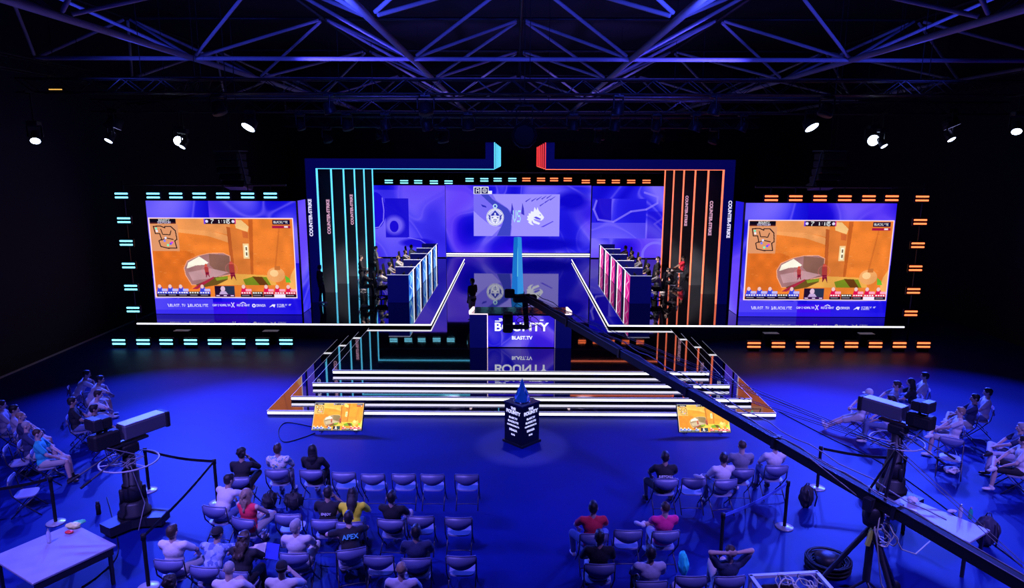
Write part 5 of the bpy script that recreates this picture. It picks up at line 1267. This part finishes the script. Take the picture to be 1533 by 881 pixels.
bottle((1452, 777), TZ, 'green bottle on the right table', M_green, .22)
def lump(name, label, cat, px, z, m, dims, seed=1, rz=0, extra=None):
    g = G(px[0], px[1], z); t = thing(name, label, cat, (g.x, g.y, z), rz)
    random.seed(seed); mb = MB()
    mb.ell((0, 0, dims[2] * .5), (dims[0] / 2, dims[1] / 2, dims[2] / 2), n=16, k=9, bump=.16)
    me = voxel_mesh(mb, 'bag', max(dims) / 28, 1, .7); setm(link('bag' if name != 'snack_bag' else 'wrapper', me, t), m)
    if extra: extra(t, dims)
    return t
lump('snack_bag', 'crumpled white and yellow snack bag on the left table', 'snack', (110, 791), TZ, mat('wrap_yellow', (.85, .85, .3), .3), (.24, .16, .1), 3)
lump('snack_bag', 'crumpled green snack bag on the left table, at the back corner', 'snack', (118, 786), TZ, mat('wrap_green', (.1, .7, .3), .3), (.22, .12, .08), 4, .6)
lump('snack_bag', 'small red wrapper between the snack bags', 'snack', (104, 799), TZ, mat('wrap_red', (.9, .05, .05), .3), (.14, .1, .05), 5)
lump('tissue_ball', 'crumpled white tissues on the right table by the crane', 'tissue', (1366, 753), TZ, CL['white'], (.2, .16, .12), 6)
lump('tissue_ball', 'crumpled pale napkins beside the bottles on the right table', 'tissue', (1425, 768), TZ, CL['lav'], (.18, .1, .06), 7)
def straps(t, d):
    for s in (-1, 1): MB().path([(s * d[0] * .25, -d[1] * .42, d[2] * .9), (s * d[0] * .28, -d[1] * .7, d[2] * .6), (s * d[0] * .28, -d[1] * .55, d[2] * .15)], .015, 5).build('strap', M_dark, t)
    MB().path([(-.05, 0, d[2] * .98), (-.03, 0, d[2] * 1.08), (.03, 0, d[2] * 1.08), (.05, 0, d[2] * .98)], .01, 5).build('handle', M_dark, t)
lump('backpack', 'dark backpack leaning beside the last chair of the right block', 'backpack', (1206, 760), 0, mat('pack_black', (.02, .02, .03), .7), (.34, .26, .5), 8, .4, straps)
lump('backpack', 'tall dark bag standing right of the right table', 'backpack', (1474, 818), 0, mat('pack_navy', (.03, .03, .07), .7), (.42, .3, .62), 9, -.3, straps)
lump('backpack', 'dark bag on the floor under the front row, left block', 'backpack', (440, 762), 0, MATS['pack_black'], (.4, .3, .36), 10, .2, straps)
lump('backpack', 'dark bag under the seat next to the red top', 'backpack', (404, 760), 0, MATS['pack_black'], (.36, .3, .34), 12, 1.2, straps)
lump('tote_bag', 'white bag on the floor beneath the turned-away chair', 'bag', (1424, 709), 0, CL['white'], (.34, .26, .16), 11)
lump('cloth_bundle', 'bright teal cloth hanging at the empty third-row chair, right block', 'cloth', (1022, 862), .35, mat('cloth_aqua', (.02, .85, .65), .7), (.16, .3, .42), 13)
lump('white_cap', 'white cap resting on the chair back of the second row', 'cap', (487, 776), .66, CL['white'], (.2, .1, .12), 15)
# open booklet
g = G(398, 826, .85); bk = thing('booklet', 'open booklet with a blue cover held by the brown-haired person', 'booklet', (g.x, g.y, g.z), .2, rot=(.5, .1, .2))
MB().box((-.1, 0, 0), (.2, .28, .008), R=Ry(-.35)).build('page', CL['white'], bk); MB().box((.1, 0, 0), (.2, .28, .008), R=Ry(.35)).build('cover', mat('cover_blue', (.05, .08, .8), .4), bk)
# cans and cables on the floor
g = G(148, 770, 0); cn_ = thing('thermos', 'black thermos flask on the floor beside the left camera', 'flask', (g.x, g.y, 0))
MB().lathe([(.001, 0), (.045, 0), (.045, .2), (.03, .23)], n=18).build('flask', M_black, cn_); MB().lathe([(.034, .22), (.034, .27), (.001, .275)], n=16).build('lid', M_dark, cn_)
for pts, lab in (([(470, 640), (430, 633), (417, 645), (425, 662), (455, 655), (473, 648)], 'black cable looping from the left floor monitor'),
                 ([(160, 745), (172, 790), (176, 830), (150, 860), (120, 881)], 'thin black cable trailing from the left camera pedestal'),
                 ([(1165, 616), (1240, 655), (1330, 700), (1480, 810), (1533, 850)], 'thin black cable crossing the floor behind the right camera')):
    P_ = [Vector(G(x, y, .012)) for x, y in pts]; sm = []
    for i in range(len(P_) - 1):
        p0, p1, p2, p3 = P_[max(i - 1, 0)], P_[i], P_[i + 1], P_[min(i + 2, len(P_) - 1)]
        for q in range(8): f = q / 8; sm.append(.5 * ((2 * p1) + (p2 - p0) * f + (2 * p0 - 5 * p1 + 4 * p2 - p3) * f * f + (3 * p1 - p0 - 3 * p2 + p3) * f ** 3))
    o = MB().path(sm, .012, 6).build('floor_cable', M_black); tag(o, lab, 'cable')

# --- stanchions with belts ---
def stanchion(x, y, label):
    t = thing('belt_stanchion', label, 'stanchion', (x, y, 0), 0, 'belt stanchions')
    MB().lathe([(.001, 0), (.17, 0), (.175, .012), (.16, .022), (.04, .035), (.001, .035)], n=28).build('base', mat('base_pale', (.45, .45, .5), .3, metal=.3), t)
    MB().tube((0, 0, .03), (0, 0, .9), .032, n=14).build('post', M_black, t)
    MB().lathe([(.04, .88), (.042, .97), (.03, .985), (.001, .985)], n=16).build('belt_head', M_black, t); return t
S = {'a': (-9.25, 12.58), 'b': (-8.12, 13.96), 'c': (-6.4, 13.42), 'd': (-6.33, 10.5), 'e': (6.49, 14.25), 'f': (5.13, 12.57), 'g': (8.05, 13.75), 'h': (3.5, 11.3), 'i': (-10.6, 12.0)}
LB = {'a': 'belt stanchion beside the teal tee, left of the camera', 'b': 'belt stanchion right behind the left camera', 'c': 'belt stanchion near the white tee leaning over', 'd': 'belt stanchion at the bottom left of the chair block', 'e': 'belt stanchion under the crane arm at right', 'f': 'belt stanchion beside the last front-row chair, right block', 'g': 'belt stanchion behind the right camera pedestal', 'h': 'belt stanchion before the person with raised knees', 'i': 'belt stanchion at the left picture edge'}
for k, v in S.items(): stanchion(v[0], v[1], LB[k])
for a, b, lab, m_ in (('b', 'c', 'black belt stretched from behind the left camera to the front-row stanchion', M_black), ('c', 'd', 'black belt running down beside the left chair block', M_black), ('i', 'a', 'black belt at the left edge past the teal tee', M_black), ('e', 'g', 'black belt behind the right camera', M_black), ('h', 'f', 'blue belt stretched behind the front row, right block', mat('belt_blue', (.06, .12, .6), .6))):
    p, q = Vector((*S[a], .93)), Vector((*S[b], .93))
    d = (q - p).normalized(); p += d * .05; q -= d * .05; n = 10; vs = []
    for i in range(n + 1):
        f = i / n; c0 = p.lerp(q, f) - Vector((0, 0, .05 * sin(pi * f)))
        vs += [c0 + Vector((0, 0, .03)), c0 - Vector((0, 0, .03))]
    for i in range(n + 1): vs.append(vs[2 * i] + d.cross(Vector((0, 0, 1))) * .006); vs.append(vs[2 * i + 1] + d.cross(Vector((0, 0, 1))) * .006)
    N = 2 * (n + 1); fs = []
    for i in range(n): k = 2 * i; fs += [[k, k + 2, k + 3, k + 1], [N + k, N + k + 1, N + k + 3, N + k + 2], [k, N + k, N + k + 2, k + 2], [k + 1, k + 3, N + k + 3, N + k + 1]]
    tag(MB().add(vs, fs).build('barrier_belt', m_), lab, 'belt')
